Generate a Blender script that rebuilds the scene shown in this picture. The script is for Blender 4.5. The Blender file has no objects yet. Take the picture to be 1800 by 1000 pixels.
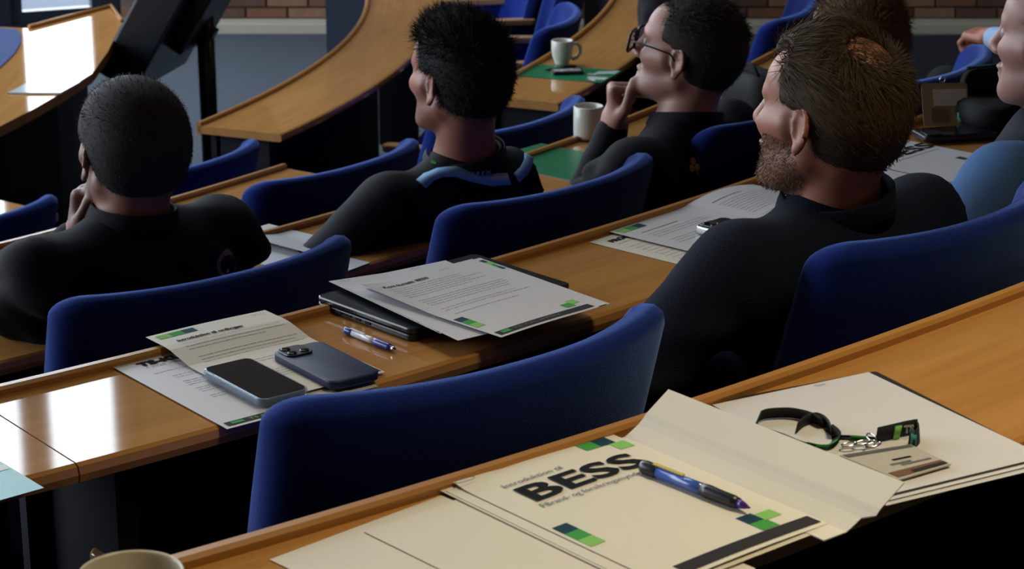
import bpy, bmesh, math, random
import numpy as np
from mathutils import Vector, Matrix
from mathutils.bvhtree import BVHTree
random.seed(7); rng = np.random.default_rng(7)
SC = bpy.context.scene
COL = SC.collection
R = math.radians
# ------------------------------------------------------------------ camera, sky, lights, exposure
CZ = 2.3902
PITCH = 17.5438
FPX = 3835.05
cam_d = bpy.data.cameras.new('camera'); cam = bpy.data.objects.new('camera', cam_d); COL.objects.link(cam)
cam.location = (0, 0, CZ); cam.rotation_euler = (R(90-PITCH), 0, 0)
cam_d.sensor_width = 36; cam_d.lens = FPX/1800*36; cam_d.clip_start = .05; cam_d.clip_end = 300
cam_d.dof.use_dof = True; cam_d.dof.focus_distance = 2.9; cam_d.dof.aperture_fstop = 15
SC.camera = cam
wd = bpy.data.worlds.new('world'); SC.world = wd; wd.use_nodes = True
bg = wd.node_tree.nodes['Background']; bg.inputs[0].default_value = (.80, .90, 1, 1); bg.inputs[1].default_value = 9
SC.view_settings.view_transform = 'Standard'; SC.view_settings.look = 'None'
SC.view_settings.gamma = 1; SC.view_settings.exposure = -.12; SC.view_settings.use_curve_mapping = False
SC.cycles.use_denoising = True
SC.cycles.max_bounces = 6; SC.cycles.diffuse_bounces = 3; SC.cycles.glossy_bounces = 3
SC.cycles.transmission_bounces = 4; SC.cycles.transparent_max_bounces = 8; SC.cycles.caustics_reflective = False; SC.cycles.caustics_refractive = False
SC.cycles.sample_clamp_indirect = 4
def area(name, loc, target, sx, sy, power, color, portal=False, spread=180):
    d = bpy.data.lights.new(name, 'AREA'); d.shape = 'RECTANGLE'; d.size = sx; d.size_y = sy
    d.energy = power; d.color = color; d.spread = R(spread)
    if portal: d.cycles.is_portal = True
    o = bpy.data.objects.new(name, d); COL.objects.link(o); o.location = loc
    o.rotation_euler = (Vector(target)-Vector(loc)).to_track_quat('-Z', 'Y').to_euler()
    return o
# warm ceiling lamps over the upper rows, behind and to the right of the camera
area('ceiling_lamp_light', (1.1, 1.9, 4.9), (.9, 1.75, 1.5), .8, .8, 15, (1, .84, .52), spread=62)
area('ceiling_lamp_light', (4.5, 7.5, 5.6), (4.3, 7.5, 0), 1.2, 1.2, 16, (1, .72, .42))
area('ceiling_lamp_light', (-1.0, -1.5, 5.9), (-1.0, 1.5, 0), 1.5, 1.5, 12, (1, .55, .32))
# daylight openings (portals guide the sky through them)
area('window_portal', (-7.9, 6.0, 3.3), (0, 6.0, 3.3), 7.0, 4.6, 1, (1, 1, 1), portal=True)

# ------------------------------------------------------------------ geometry of the hall (metres, stage floor = 0)
CX, CY = -5.6469, 8.938
RA = 8.9266
RR = [RA, RA-.9451, RA-2*.9451, RA-3*.9451, RA-4*.9451-.1089]
DZ = [1.559, 1.3884, 1.1782, .9614, .74]          # desk tops of the five rows
FZ = [z-.74 for z in DZ]                           # tier floors
def at(u, v, z):
    "place on the horizontal plane z that is seen at photo pixel (u, v)"
    p = R(PITCH); a = (u-900)/FPX; b = (v-500)/FPX
    t = (CZ-z)/(math.sin(p)+b*math.cos(p))
    return Vector((a*t, (math.cos(p)-b*math.sin(p))*t, z))
def pol(r, deg, z=0): return Vector((CX+r*math.cos(R(deg)), CY+r*math.sin(R(deg)), z))

# ------------------------------------------------------------------ materials
def lin(c): return tuple(((x/255)/12.92 if x/255 <= .04045 else ((x/255+.055)/1.055)**2.4) for x in c)
MATS = {}
def mat(name, col, rough=.6, spec=.5, metal=0, noise=0, nscale=30, bump=0, bscale=200, sheen=0, emit=None, trans=0, sss=0, coat=0, ior=None, alpha=None):
    if name in MATS: return MATS[name]
    m = bpy.data.materials.new(name); m.use_nodes = True; nt = m.node_tree; b = nt.nodes['Principled BSDF']
    b.inputs['Base Color'].default_value = (*col, 1); b.inputs['Roughness'].default_value = rough
    b.inputs['Specular IOR Level'].default_value = spec; b.inputs['Metallic'].default_value = metal
    if sheen: b.inputs['Sheen Weight'].default_value = sheen; b.inputs['Sheen Roughness'].default_value = .35; b.inputs['Sheen Tint'].default_value = (.25, .42, 1, 1) if name == 'blue_wool' else (*[min(1, c*2+.15) for c in col], 1)
    if trans: b.inputs['Transmission Weight'].default_value = trans
    if ior: b.inputs['IOR'].default_value = ior
    if coat: b.inputs['Coat Weight'].default_value = coat; b.inputs['Coat Roughness'].default_value = .12
    if alpha is not None: b.inputs['Alpha'].default_value = alpha
    if sss:
        b.inputs['Subsurface Weight'].default_value = sss; b.inputs['Subsurface Radius'].default_value = (1, .3, .15); b.inputs['Subsurface Scale'].default_value = .004
    if emit: b.inputs['Emission Color'].default_value = (*emit[:3], 1); b.inputs['Emission Strength'].default_value = emit[3]
    tc = nt.nodes.new('ShaderNodeTexCoord')
    if noise:
        n = nt.nodes.new('ShaderNodeTexNoise'); n.inputs['Scale'].default_value = nscale; n.inputs['Detail'].default_value = 4
        nt.links.new(tc.outputs['Object'], n.inputs['Vector'])
        mx = nt.nodes.new('ShaderNodeMix'); mx.data_type = 'RGBA'
        mx.inputs[6].default_value = (*[c*(1-noise) for c in col], 1); mx.inputs[7].default_value = (*[min(1, c*(1+noise)) for c in col], 1)
        nt.links.new(n.outputs['Fac'], mx.inputs[0]); nt.links.new(mx.outputs[2], b.inputs['Base Color'])
    if bump:
        n = nt.nodes.new('ShaderNodeTexNoise'); n.inputs['Scale'].default_value = bscale; n.inputs['Detail'].default_value = 2
        nt.links.new(tc.outputs['Object'], n.inputs['Vector'])
        bp = nt.nodes.new('ShaderNodeBump'); bp.inputs['Strength'].default_value = bump; bp.inputs['Distance'].default_value = .002
        nt.links.new(n.outputs['Fac'], bp.inputs['Height']); nt.links.new(bp.outputs['Normal'], b.inputs['Normal'])
    MATS[name] = m; return m
def wood_mat(name, c1, c2, rough=.22, uv=True):
    m = bpy.data.materials.new(name); m.use_nodes = True; nt = m.node_tree; b = nt.nodes['Principled BSDF']
    tc = nt.nodes.new('ShaderNodeTexCoord'); mp = nt.nodes.new('ShaderNodeMapping')
    mp.inputs['Scale'].default_value = (2.2, 34, 34)
    nt.links.new(tc.outputs['UV' if uv else 'Object'], mp.inputs['Vector'])
    n = nt.nodes.new('ShaderNodeTexNoise'); n.inputs['Scale'].default_value = 1.6; n.inputs['Detail'].default_value = 6; n.inputs['Roughness'].default_value = .62
    nt.links.new(mp.outputs[0], n.inputs['Vector'])
    mp2 = nt.nodes.new('ShaderNodeMapping'); mp2.inputs['Scale'].default_value = (.8, 5, 5)
    nt.links.new(tc.outputs['UV' if uv else 'Object'], mp2.inputs['Vector'])
    n2 = nt.nodes.new('ShaderNodeTexNoise'); n2.inputs['Scale'].default_value = 2; n2.inputs['Detail'].default_value = 2
    nt.links.new(mp2.outputs[0], n2.inputs['Vector'])
    ad = nt.nodes.new('ShaderNodeMath'); ad.operation = 'ADD'; nt.links.new(n.outputs['Fac'], ad.inputs[0]); nt.links.new(n2.outputs['Fac'], ad.inputs[1])
    cr = nt.nodes.new('ShaderNodeMapRange'); cr.inputs[1].default_value = .7; cr.inputs[2].default_value = 1.3
    nt.links.new(ad.outputs[0], cr.inputs[0])
    mx = nt.nodes.new('ShaderNodeMix'); mx.data_type = 'RGBA'; mx.inputs[6].default_value = (*c1, 1); mx.inputs[7].default_value = (*c2, 1)
    nt.links.new(cr.outputs[0], mx.inputs[0]); nt.links.new(mx.outputs[2], b.inputs['Base Color'])
    b.inputs['Roughness'].default_value = rough
    bp = nt.nodes.new('ShaderNodeBump'); bp.inputs['Strength'].default_value = .03; bp.inputs['Distance'].default_value = .0004
    nt.links.new(n.outputs['Fac'], bp.inputs['Height']); nt.links.new(bp.outputs['Normal'], b.inputs['Normal'])
    MATS[name] = m; return m
WOOD = wood_mat('beech_veneer', (.38, .175, .050), (.51, .255, .080), .055)
LIPW = wood_mat('beech_lip', (.34, .15, .038), (.44, .215, .06), .28)
ARMW = wood_mat('beech_arm', (.42, .22, .09), (.52, .30, .14), .3, uv=False)
BLUE = mat('blue_wool', (.007, .021, .18), .9, .12, noise=.22, nscale=260, bump=.5, bscale=700, sheen=.9)
NAVY = mat('navy_panel', (.006, .007, .014), .7, .2)
FRAME = mat('dark_frame', (.016, .020, .032), .4, .4)
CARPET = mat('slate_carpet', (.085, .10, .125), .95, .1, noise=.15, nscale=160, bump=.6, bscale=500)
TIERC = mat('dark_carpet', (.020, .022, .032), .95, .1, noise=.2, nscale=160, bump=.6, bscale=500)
STEEL = mat('dark_steel', (.05, .05, .055), .35, .5, metal=.8)
PLAST = mat('grey_plaster', (.12, .115, .11), .9, .2, noise=.04, nscale=4)
CEILM = mat('ceiling_boards', (.16, .12, .085), .8, .2)
PAPER = mat('white_paper', (.61, .60, .63), .38, .35, noise=.02, nscale=6)
CREAM = mat('cream_card', (.68, .64, .56), .5, .3, noise=.02, nscale=6)
INK = mat('black_ink', (.008, .008, .011), .8, .08)
GREY_INK = mat('grey_ink', (.13, .13, .15), .6, .2)
CHARC = mat('charcoal_ink', (.025, .023, .025), .7, .12)
TEALD = mat('dark_teal_ink', (.008, .045, .07), .7, .12)
GREEN = mat('green_ink', (.05, .30, .055), .7, .12)
LGREEN = mat('light_green_ink', (.22, .50, .13), .7, .12)
GCARD = mat('green_card', (.006, .17, .065), .38, .4)
CERAM = mat('white_ceramic', (.66, .65, .60), .22, .5, noise=.02, nscale=10)
CERAMB = mat('cream_ceramic', (.60, .54, .42), .25, .5, noise=.02, nscale=10)
BLACKP = mat('black_plastic', (.010, .010, .013), .35, .5)
BLACKG = mat('black_glass', (.004, .004, .006), .06, .6)
NAVYC = mat('navy_silicone', (.012, .022, .065), .5, .4)
CLEARC = mat('clear_case', (.30, .42, .52), .12, .5, alpha=.45)
CHROME = mat('chrome', (.7, .7, .72), .18, .5, metal=1)
BLUEP = mat('blue_plastic', (.02, .035, .30), .25, .5)
BLUET = mat('blue_tinted_barrel', (.05, .11, .42), .15, .5)
CLEARP = mat('clear_barrel', (.62, .62, .68), .12, .5)
YELLOW = mat('yellow_label', (.55, .45, .12), .4, .4)
SKYB = mat('sky_blue_ribbon', (.24, .50, .82), .45, .4, noise=.08, nscale=60)
BLACKT = mat('black_webbing', (.010, .011, .013), .75, .3, bump=.4, bscale=900)
GLASS = mat('window_glass', (.8, .85, .85), .02, .5, alpha=.06)

# ------------------------------------------------------------------ mesh helpers
def link(name, me, m=None, parent=None, smooth=False):
    o = bpy.data.objects.new(name, me); COL.objects.link(o)
    if m is not None:
        for mm in (m if isinstance(m, (list, tuple)) else [m]): me.materials.append(mm)
    if parent is not None: o.parent = parent
    if smooth: me.polygons.foreach_set('use_smooth', [True]*len(me.polygons))
    return o
def mesh(name, verts, faces, m=None, parent=None, smooth=False):
    me = bpy.data.meshes.new(name); me.from_pydata([tuple(v) for v in verts], [], faces); me.update()
    return link(name, me, m, parent, smooth)
def from_bm(name, bm, m=None, parent=None, smooth=False):
    bmesh.ops.recalc_face_normals(bm, faces=bm.faces[:])
    me = bpy.data.meshes.new(name); bm.to_mesh(me); bm.free(); return link(name, me, m, parent, smooth)
def tag(o, label=None, cat=None, group=None, kind=None):
    if label: o['label'] = label
    if cat: o['category'] = cat
    if group: o['group'] = group
    if kind: o['kind'] = kind
    return o
def thing(name, label, cat, loc=(0, 0, 0), rz=0, group=None):
    o = bpy.data.objects.new(name, None); COL.objects.link(o); o.empty_display_size = .05
    o.location = loc; o.rotation_euler = (0, 0, rz); return tag(o, label, cat, group)
def box_bm(bm, c, s, rot=None, bev=0):
    M = Matrix.Translation(c) @ (rot.to_4x4() if rot is not None else Matrix.Identity(4)) @ Matrix.Diagonal((*s, 1))
    r = bmesh.ops.create_cube(bm, size=1, matrix=M)
    if bev: bmesh.ops.bevel(bm, geom=list({e for v in r['verts'] for e in v.link_edges}), offset=bev, segments=2, affect='EDGES', profile=.6)
def box(name, c, s, m, parent=None, rot=None, bev=0):
    bm = bmesh.new(); box_bm(bm, c, s, rot, bev); return from_bm(name, bm, m, parent)
def rrect(w, h, r, n=5):
    "rounded rectangle outline, centred"
    P = []
    for cx, cy, a0 in ((w/2-r, h/2-r, 0), (-w/2+r, h/2-r, 90), (-w/2+r, -h/2+r, 180), (w/2-r, -h/2+r, 270)):
        for i in range(n+1):
            a = R(a0+90*i/n); P.append((cx+r*math.cos(a), cy+r*math.sin(a)))
    return P
def slab(name, outline, z0, z1, m, parent=None, bev=0, smooth=False):
    "outline extruded from z0 to z1 with optional inset rim top and bottom"
    n = len(outline); cx = sum(p[0] for p in outline)/n; cy = sum(p[1] for p in outline)/n
    if bev:
        def ins(k):
            out = []
            for p in outline:
                d = math.hypot(p[0]-cx, p[1]-cy); f = 1-k/max(d, 1e-6); out.append((cx+(p[0]-cx)*f, cy+(p[1]-cy)*f))
            return out
        rings = [(ins(bev), z0), (ins(bev*.3), z0+bev*.3), (outline, z0+bev), (outline, z1-bev), (ins(bev*.3), z1-bev*.3), (ins(bev), z1)]
    else: rings = [(outline, z0), (outline, z1)]
    V = []; F = []
    for o, z in rings: V += [(p[0], p[1], z) for p in o]
    for k in range(len(rings)-1):
        for i in range(n):
            j = (i+1) % n; F.append((k*n+i, k*n+j, (k+1)*n+j, (k+1)*n+i))
    F.append(tuple(range(n-1, -1, -1))); F.append(tuple((len(rings)-1)*n+i for i in range(n)))
    return mesh(name, V, F, m, parent, smooth)
def tube(name, pts, rad, m, parent=None, seg=10, closed=False, flat=1):
    "round (or flattened) tube along points; rad number or list"
    P = [Vector(p) for p in pts]; n = len(P); rad = rad if isinstance(rad, (list, tuple)) else [rad]*n
    V = []; F = []; up = None
    for i, p in enumerate(P):
        a = P[(i-1) % n] if (closed or i > 0) else p; b = P[(i+1) % n] if (closed or i < n-1) else p
        t = (b-a).normalized()
        if up is None: up = t.orthogonal().normalized()
        up = (up-t*up.dot(t)).normalized(); s = t.cross(up)
        for k in range(seg):
            an = 2*math.pi*k/seg; V.append(p+(up*math.cos(an)+s*math.sin(an)*flat)*rad[i])
    for i in range(n if closed else n-1):
        j = (i+1) % n
        for k in range(seg):
            l = (k+1) % seg; F.append((i*seg+k, i*seg+l, j*seg+l, j*seg+k))
    if not closed: F.append(tuple(range(seg-1, -1, -1))); F.append(tuple((n-1)*seg+k for k in range(seg)))
    return mesh(name, V, F, m, parent, True)
def lathe(name, prof, m, parent=None, seg=32):
    V = []; F = []; n = len(prof)
    for i in range(seg):
        a = 2*math.pi*i/seg
        V += [(r*math.cos(a), r*math.sin(a), z) for r, z in prof]
    for i in range(seg):
        j = (i+1) % seg
        for k in range(n-1): F.append((i*n+k, j*n+k, j*n+k+1, i*n+k+1))
    o = mesh(name, V, F, m, parent, True)
    bm = bmesh.new(); bm.from_mesh(o.data); bmesh.ops.remove_doubles(bm, verts=bm.verts[:], dist=1e-5)
    bmesh.ops.recalc_face_normals(bm, faces=bm.faces[:]); bm.to_mesh(o.data); bm.free(); return o
def copy_tree(o, parent=None):
    c = o.copy(); COL.objects.link(c)
    if parent is not None: c.parent = parent
    for ch in list(o.children): copy_tree(ch, c)
    return c
def text(name, s, size, m, parent, loc, bold=0, width=None, align='LEFT'):
    "flat lettering as mesh lying in the parent's xy plane"
    cu = bpy.data.curves.new(name, 'FONT'); cu.body = s; cu.size = size; cu.offset = bold; cu.resolution_u = 3; cu.align_x = align
    o = bpy.data.objects.new(name, cu); COL.objects.link(o)
    dg = bpy.context.evaluated_depsgraph_get(); me = bpy.data.meshes.new_from_object(o.evaluated_get(dg))
    bpy.data.objects.remove(o); bpy.data.curves.remove(cu)
    if width and len(me.vertices):
        xs = [v.co.x for v in me.vertices]; f = width/(max(xs)-min(xs))
        for v in me.vertices: v.co.x *= f
    me.materials.clear()
    o = link(name, me, m, parent); o.location = loc; return o
# ------------------------------------------------------------------ setting: floors, tiers, walls, glazing, ceiling
def arc_block(name, r0, r1, z0, z1, a0, a1, m, parent=None, n=None, uvs=True, smooth=False):
    "solid ring sector with uv = (arc length, radius)"
    n = n or max(2, int(abs(a1-a0)*1.0)+1)
    V = []; F = []; uv = []
    for i in range(n+1):
        a = a0+(a1-a0)*i/n
        for r, z in ((r0, z0), (r1, z0), (r1, z1), (r0, z1)): V.append(pol(r, a, z)); uv.append((R(a)*(r0+r1)/2, r+z))
    for i in range(n):
        for k in range(4):
            l = (k+1) % 4; F.append((i*4+k, i*4+l, (i+1)*4+l, (i+1)*4+k))
    F += [(3, 2, 1, 0), (n*4, n*4+1, n*4+2, n*4+3)]
    o = mesh(name, V, F, m, parent)
    bm = bmesh.new(); bm.from_mesh(o.data); bmesh.ops.recalc_face_normals(bm, faces=bm.faces[:]); bm.to_mesh(o.data); bm.free()
    l = o.data.uv_layers.new(name='UVMap')
    for lp in o.data.loops: l.data[lp.index].uv = uv[lp.vertex_index]
    return o
def struct(o): o['kind'] = 'structure'; return o
struct(box('floor', (0, 6, -.06), (17, 22, .12), CARPET))
struct(box('ground_outside', (0, 40, -.16), (160, 160, .06), mat('lawn', (.035, .058, .028), .95, .1, noise=.35, nscale=6)))
A0, A1 = -100, 62
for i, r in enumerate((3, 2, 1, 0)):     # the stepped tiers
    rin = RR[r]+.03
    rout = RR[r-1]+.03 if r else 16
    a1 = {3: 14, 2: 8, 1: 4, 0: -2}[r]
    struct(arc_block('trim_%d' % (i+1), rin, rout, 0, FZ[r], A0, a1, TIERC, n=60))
# room shell
WY = 12.42
wall_back = struct(box('wall_back', (2.95, WY+.13, 3.3), (10.4, .2, 6.8), mat('mortar', (.16, .13, .11), .95, .1), bev=0))
bpy.data.objects.remove(wall_back)
bm = bmesh.new()
def bbx(x0, x1, z0, z1): box_bm(bm, ((x0+x1)/2, WY+.13, (z0+z1)/2), (x1-x0, .2, z1-z0))
bbx(-2.25, 8, 0, 6.6)
wall_back = struct(from_bm('wall_back', bm, mat('mortar2', (.16, .13, .11), .95, .1)))
BR = [mat('brick_%s' % c, v, .9, .15, noise=.25, nscale=25, bump=.6, bscale=80) for c, v in
      (('russet', (.20, .095, .06)), ('tan', (.26, .145, .09)), ('dark', (.13, .07, .055)))]
bw, bh, j = .228, .054, .012
bmb = bmesh.new(); box_bm(bmb, (0, 0, 0), (bw, .03, bh), bev=.003); bme = bpy.data.meshes.new('brick'); bmb.to_mesh(bme); bmb.free()
bmes = []
for b in BR: c = bme.copy(); c.materials.append(b); bmes.append(c)
for cz in range(9):
    for cx in range(30):
        x = -2.13+cx*(bw+j)-(cz % 2)*.12
        if x < -2.14: continue
        o = bpy.data.objects.new('brick', bmes[(cx*7+cz*5+(cx*cz) % 3) % 3]); COL.objects.link(o); o.parent = wall_back
        o.location = (x, WY+.022+rng.uniform(-.003, .003), .070+bh/2+cz*(bh+j))
bm = bmesh.new()
for cz in range(9, 54):
    for cx in range(44):
        x = -2.13+cx*(bw+j)-(cz % 2)*.12
        z = .070+bh/2+cz*(bh+j)
        if x < -2.14 or x > 7.9: continue
        box_bm(bm, (x, WY+.022, z), (bw, .03, bh))
tag(from_bm('brick_courses', bm, BR[1], wall_back), kind='stuff')
struct(box('baseboard_back', (2.9, WY-.06, .032), (10.3, .16, .064), mat('pale_sill', (.50, .46, .38), .6, .3), bev=.008))
struct(box('wall_right', (8.1, 4.2, 3.3), (.2, 17, 6.6), PLAST))
struct(box('wall_rear', (0, -4.1, 3.3), (16.4, .2, 6.6), PLAST))
bm = bmesh.new()      # ceiling with a long rooflight over the stage
for x0, x1, y0, y1 in ((-8.3, 8.3, -4.5, 7.6), (-8.3, 8.3, 10.6, 13.1), (-8.3, -5, 7.6, 10.6), (-.8, 8.3, 7.6, 10.6)): box_bm(bm, ((x0+x1)/2, (y0+y1)/2, 6.7), (x1-x0, y1-y0, .2))
struct(from_bm('ceiling', bm, CEILM))
w6 = bpy.data.objects.new('window_6', None); COL.objects.link(w6); struct(w6); box('pane', (-2.9, 9.1, 6.65), (4.2, 3.0, .01), GLASS, w6)
for k_ in range(5): box('mullion', (-5+4.2*k_/4, 9.1, 6.66), (.06, 3.0, .08), FRAME, w6)
# left wall with its big windows
bm = bmesh.new()
def lbx(y0, y1, z0, z1): box_bm(bm, (-8.05, (y0+y1)/2, (z0+z1)/2), (.2, y1-y0, z1-z0))
lbx(-4, 2.5, 0, 6.6); lbx(9.5, 10.6, 0, 6.6); lbx(2.5, 9.5, 0, 1.0); lbx(2.5, 9.5, 5.6, 6.6)
struct(from_bm('wall_left', bm, PLAST))
def window(n, p0, p1, z0, z1, fr=.06, depth=.07, mull=()):
    "window in a vertical plane from p0 to p1, dark frame and a clear pane"
    p0 = Vector((*p0, 0)); p1 = Vector((*p1, 0)); d = (p1-p0); L = d.length; a = math.atan2(d.y, d.x); rot = Matrix.Rotation(a, 3, 'Z')
    root = bpy.data.objects.new('window_%d' % n, None); COL.objects.link(root); struct(root)
    root.location = (p0.x, p0.y, 0); root.rotation_euler = (0, 0, a)
    bm = bmesh.new()
    box_bm(bm, (L/2, 0, z0-fr/2), (L+2*fr, depth, fr)); box_bm(bm, (L/2, 0, z1+fr/2), (L+2*fr, depth, fr))
    box_bm(bm, (-fr/2, 0, (z0+z1)/2), (fr, depth, z1-z0)); box_bm(bm, (L+fr/2, 0, (z0+z1)/2), (fr, depth, z1-z0))
    from_bm('window_frame', bm, FRAME, root)
    for t in mull: box('mullion', (L*t, 0, (z0+z1)/2), (.05, depth, z1-z0), FRAME, root)
    box('pane', (L/2, 0, (z0+z1)/2), (L, .006, z1-z0), GLASS, root)
# glazed wall, turned 22 degrees, behind the speaker's table
GA = R(22.5); GX, GY = -2.06, 12.74
def gp(t): return (GX-t*math.cos(GA), GY-t*math.sin(GA))   # t metres to the left of the corner
tl = [(-x-2.06)/math.cos(GA) for x in (-2.45, -2.82, -2.98, -4.3)]
window(1, gp(tl[1]), gp(tl[0]), .11, 5.8, fr=.07)
window(2, gp(tl[3]), gp(tl[2]), 2.15, 5.8, fr=.07)
window(3, gp(4.4), gp(2.75), 2.15, 5.8)
window(4, gp(6.1), gp(4.6), 2.15, 5.8)
bm = bmesh.new()
def gbx(t0, t1, z0, z1):
    a = Vector((*gp(t0), 0)); b = Vector((*gp(t1), 0)); c = (a+b)/2
    box_bm(bm, (c.x, c.y, (z0+z1)/2), ((a-b).length, .12, z1-z0), Matrix.Rotation(GA, 3, 'Z'))
gbx(-.1, 6.4, 5.87, 6.6); gbx(-.1, tl[0]-.07, 0, 5.87); gbx(tl[1]+.07, tl[2]-.07, 0, 5.87); gbx(tl[0]-.07, tl[1]+.07, 0, .04)
gbx(tl[2]-.07, 6.4, 0, 2.08); gbx(tl[3]+.07, 2.69, 2.08, 5.87); gbx(4.46, 4.54, 2.08, 5.87); gbx(6.16, 6.4, 2.08, 5.87)
struct(from_bm('wall_glazed', bm, FRAME))
window(5, (-8.05, 2.56), (-8.05, 9.44), 1.06, 5.54, mull=(.2, .4, .6, .8))
area('window_portal', (-2.9, 9.1, 6.62), (-2.9, 9.1, 0), 4.2, 3.0, 1, (1, 1, 1), portal=True)
area('window_portal', (-4.2, 11.7, 3.9), (-3.7, 10.5, 3.9), 4.6, 3.7, 1, (1, 1, 1), portal=True)
struct(box('trim_5', (-.66, 11.1, 3.3), (.55, .5, 6.6), mat('slate_column', (.035, .045, .075), .6, .3)))

# ------------------------------------------------------------------ curved desks
def desk(row, a0, a1, label, w=.29, panel=None, name='curved_desk'):
    root = thing(name, label, 'desk', pol(RR[row]+w/2, (a0+a1)/2, FZ[row])); inv = Matrix.Translation(-root.location)
    r, z = RR[row], DZ[row]
    # worktop with rounded front edge: profile swept along the arc
    prof = [(r+.0, z-.026), (r+w-.008, z-.026), (r+w-.002, z-.023), (r+w, z-.013), (r+w-.003, z-.003), (r+w-.010, z), (r+.014, z), (r, z)]
    n = max(4, int(abs(a1-a0)*1.3)); V = []; F = []; uv = []; k = len(prof)
    for i in range(n+1):
        a = a0+(a1-a0)*i/n
        for pr_, pz in prof: V.append(pol(pr_, a, pz)-root.location); uv.append((R(a)*(r+w/2), pr_+pz))
    for i in range(n):
        for q in range(k):
            l = (q+1) % k; F.append((i*k+q, (i+1)*k+q, (i+1)*k+l, i*k+l))
    F += [tuple(range(k)), tuple(n*k+q for q in range(k-1, -1, -1))]
    o = mesh('desk_top', V, F, WOOD, root); l = o.data.uv_layers.new(name='UVMap')
    for lp in o.data.loops: l.data[lp.index].uv = uv[lp.vertex_index]
    # raised lip along the far side
    prof = [(r-.006, z-.03), (r+.012, z-.03), (r+.012, z+.008), (r+.008, z+.012), (r-.002, z+.012), (r-.006, z+.008)]
    V = []; F = []; uv = []; k = len(prof)
    for i in range(n+1):
        a = a0+(a1-a0)*i/n
        for pr_, pz in prof: V.append(pol(pr_, a, pz)-root.location); uv.append((R(a)*r, pr_+pz))
    for i in range(n):
        for q in range(k):
            l = (q+1) % k; F.append((i*k+q, (i+1)*k+q, (i+1)*k+l, i*k+l))
    F += [tuple(range(k)), tuple(n*k+q for q in range(k-1, -1, -1))]
    o = mesh('lip', V, F, LIPW, root, False); l = o.data.uv_layers.new(name='UVMap')
    for lp in o.data.loops: l.data[lp.index].uv = uv[lp.vertex_index]
    p0, p1 = panel or (a0+.3, a1-.3)
    m = arc_block('front_panel', r+.02, r+.04, FZ[row]+.001, z-.03, p0, p1, NAVY, root, n=n); m.matrix_parent_inverse = Matrix.Identity(4)
    for v in m.data.vertices: v.co -= root.location
    k = max(2, round(abs(a1-a0)*R(r)/1.5)) if False else max(1, int(R(abs(a1-a0))*r/1.6))
    for i in range(k+1):
        a = a0+.6+(a1-a0-1.2)*i/k
        c = pol(r+.15, a, (FZ[row]+z-.03)/2+.0005)-root.location
        box('leg', c, (.18, .03, z-.03-FZ[row]-.001), NAVY, root, rot=Matrix.Rotation(R(a), 3, 'Z'))
    return root
SEAM = -51.72
desk(0, -62, -30, 'nearest long curved beech desk with the cream folder and mug on it')
desk(1, -64, SEAM-.008, 'short left piece of curved beech desk past the thin joint, glaring white with window light')
desk(1, SEAM+.008, -26, 'long curved beech desk carrying the black laptop, pen and two phones')
desk(2, -62, -24, 'curved beech desk between the first two seated rows, with a green sheet and cream mug')
desk(3, -62, -34.0, 'curved beech desk piece whose squared end shows behind the left man')
desk(3, -24.6, 12, 'curved beech desk with green folder and white mug near the glasses wearer', w=.27)
desk(4, -50, -34.9, 'far left end of a beech desk, a bright white sliver beside a blue chair', w=.30)
desk(4, -23.4, 9, 'strongly curved beech desk sweeping round the slate blue carpet', w=.31, panel=(-22.9, 6))

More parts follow.
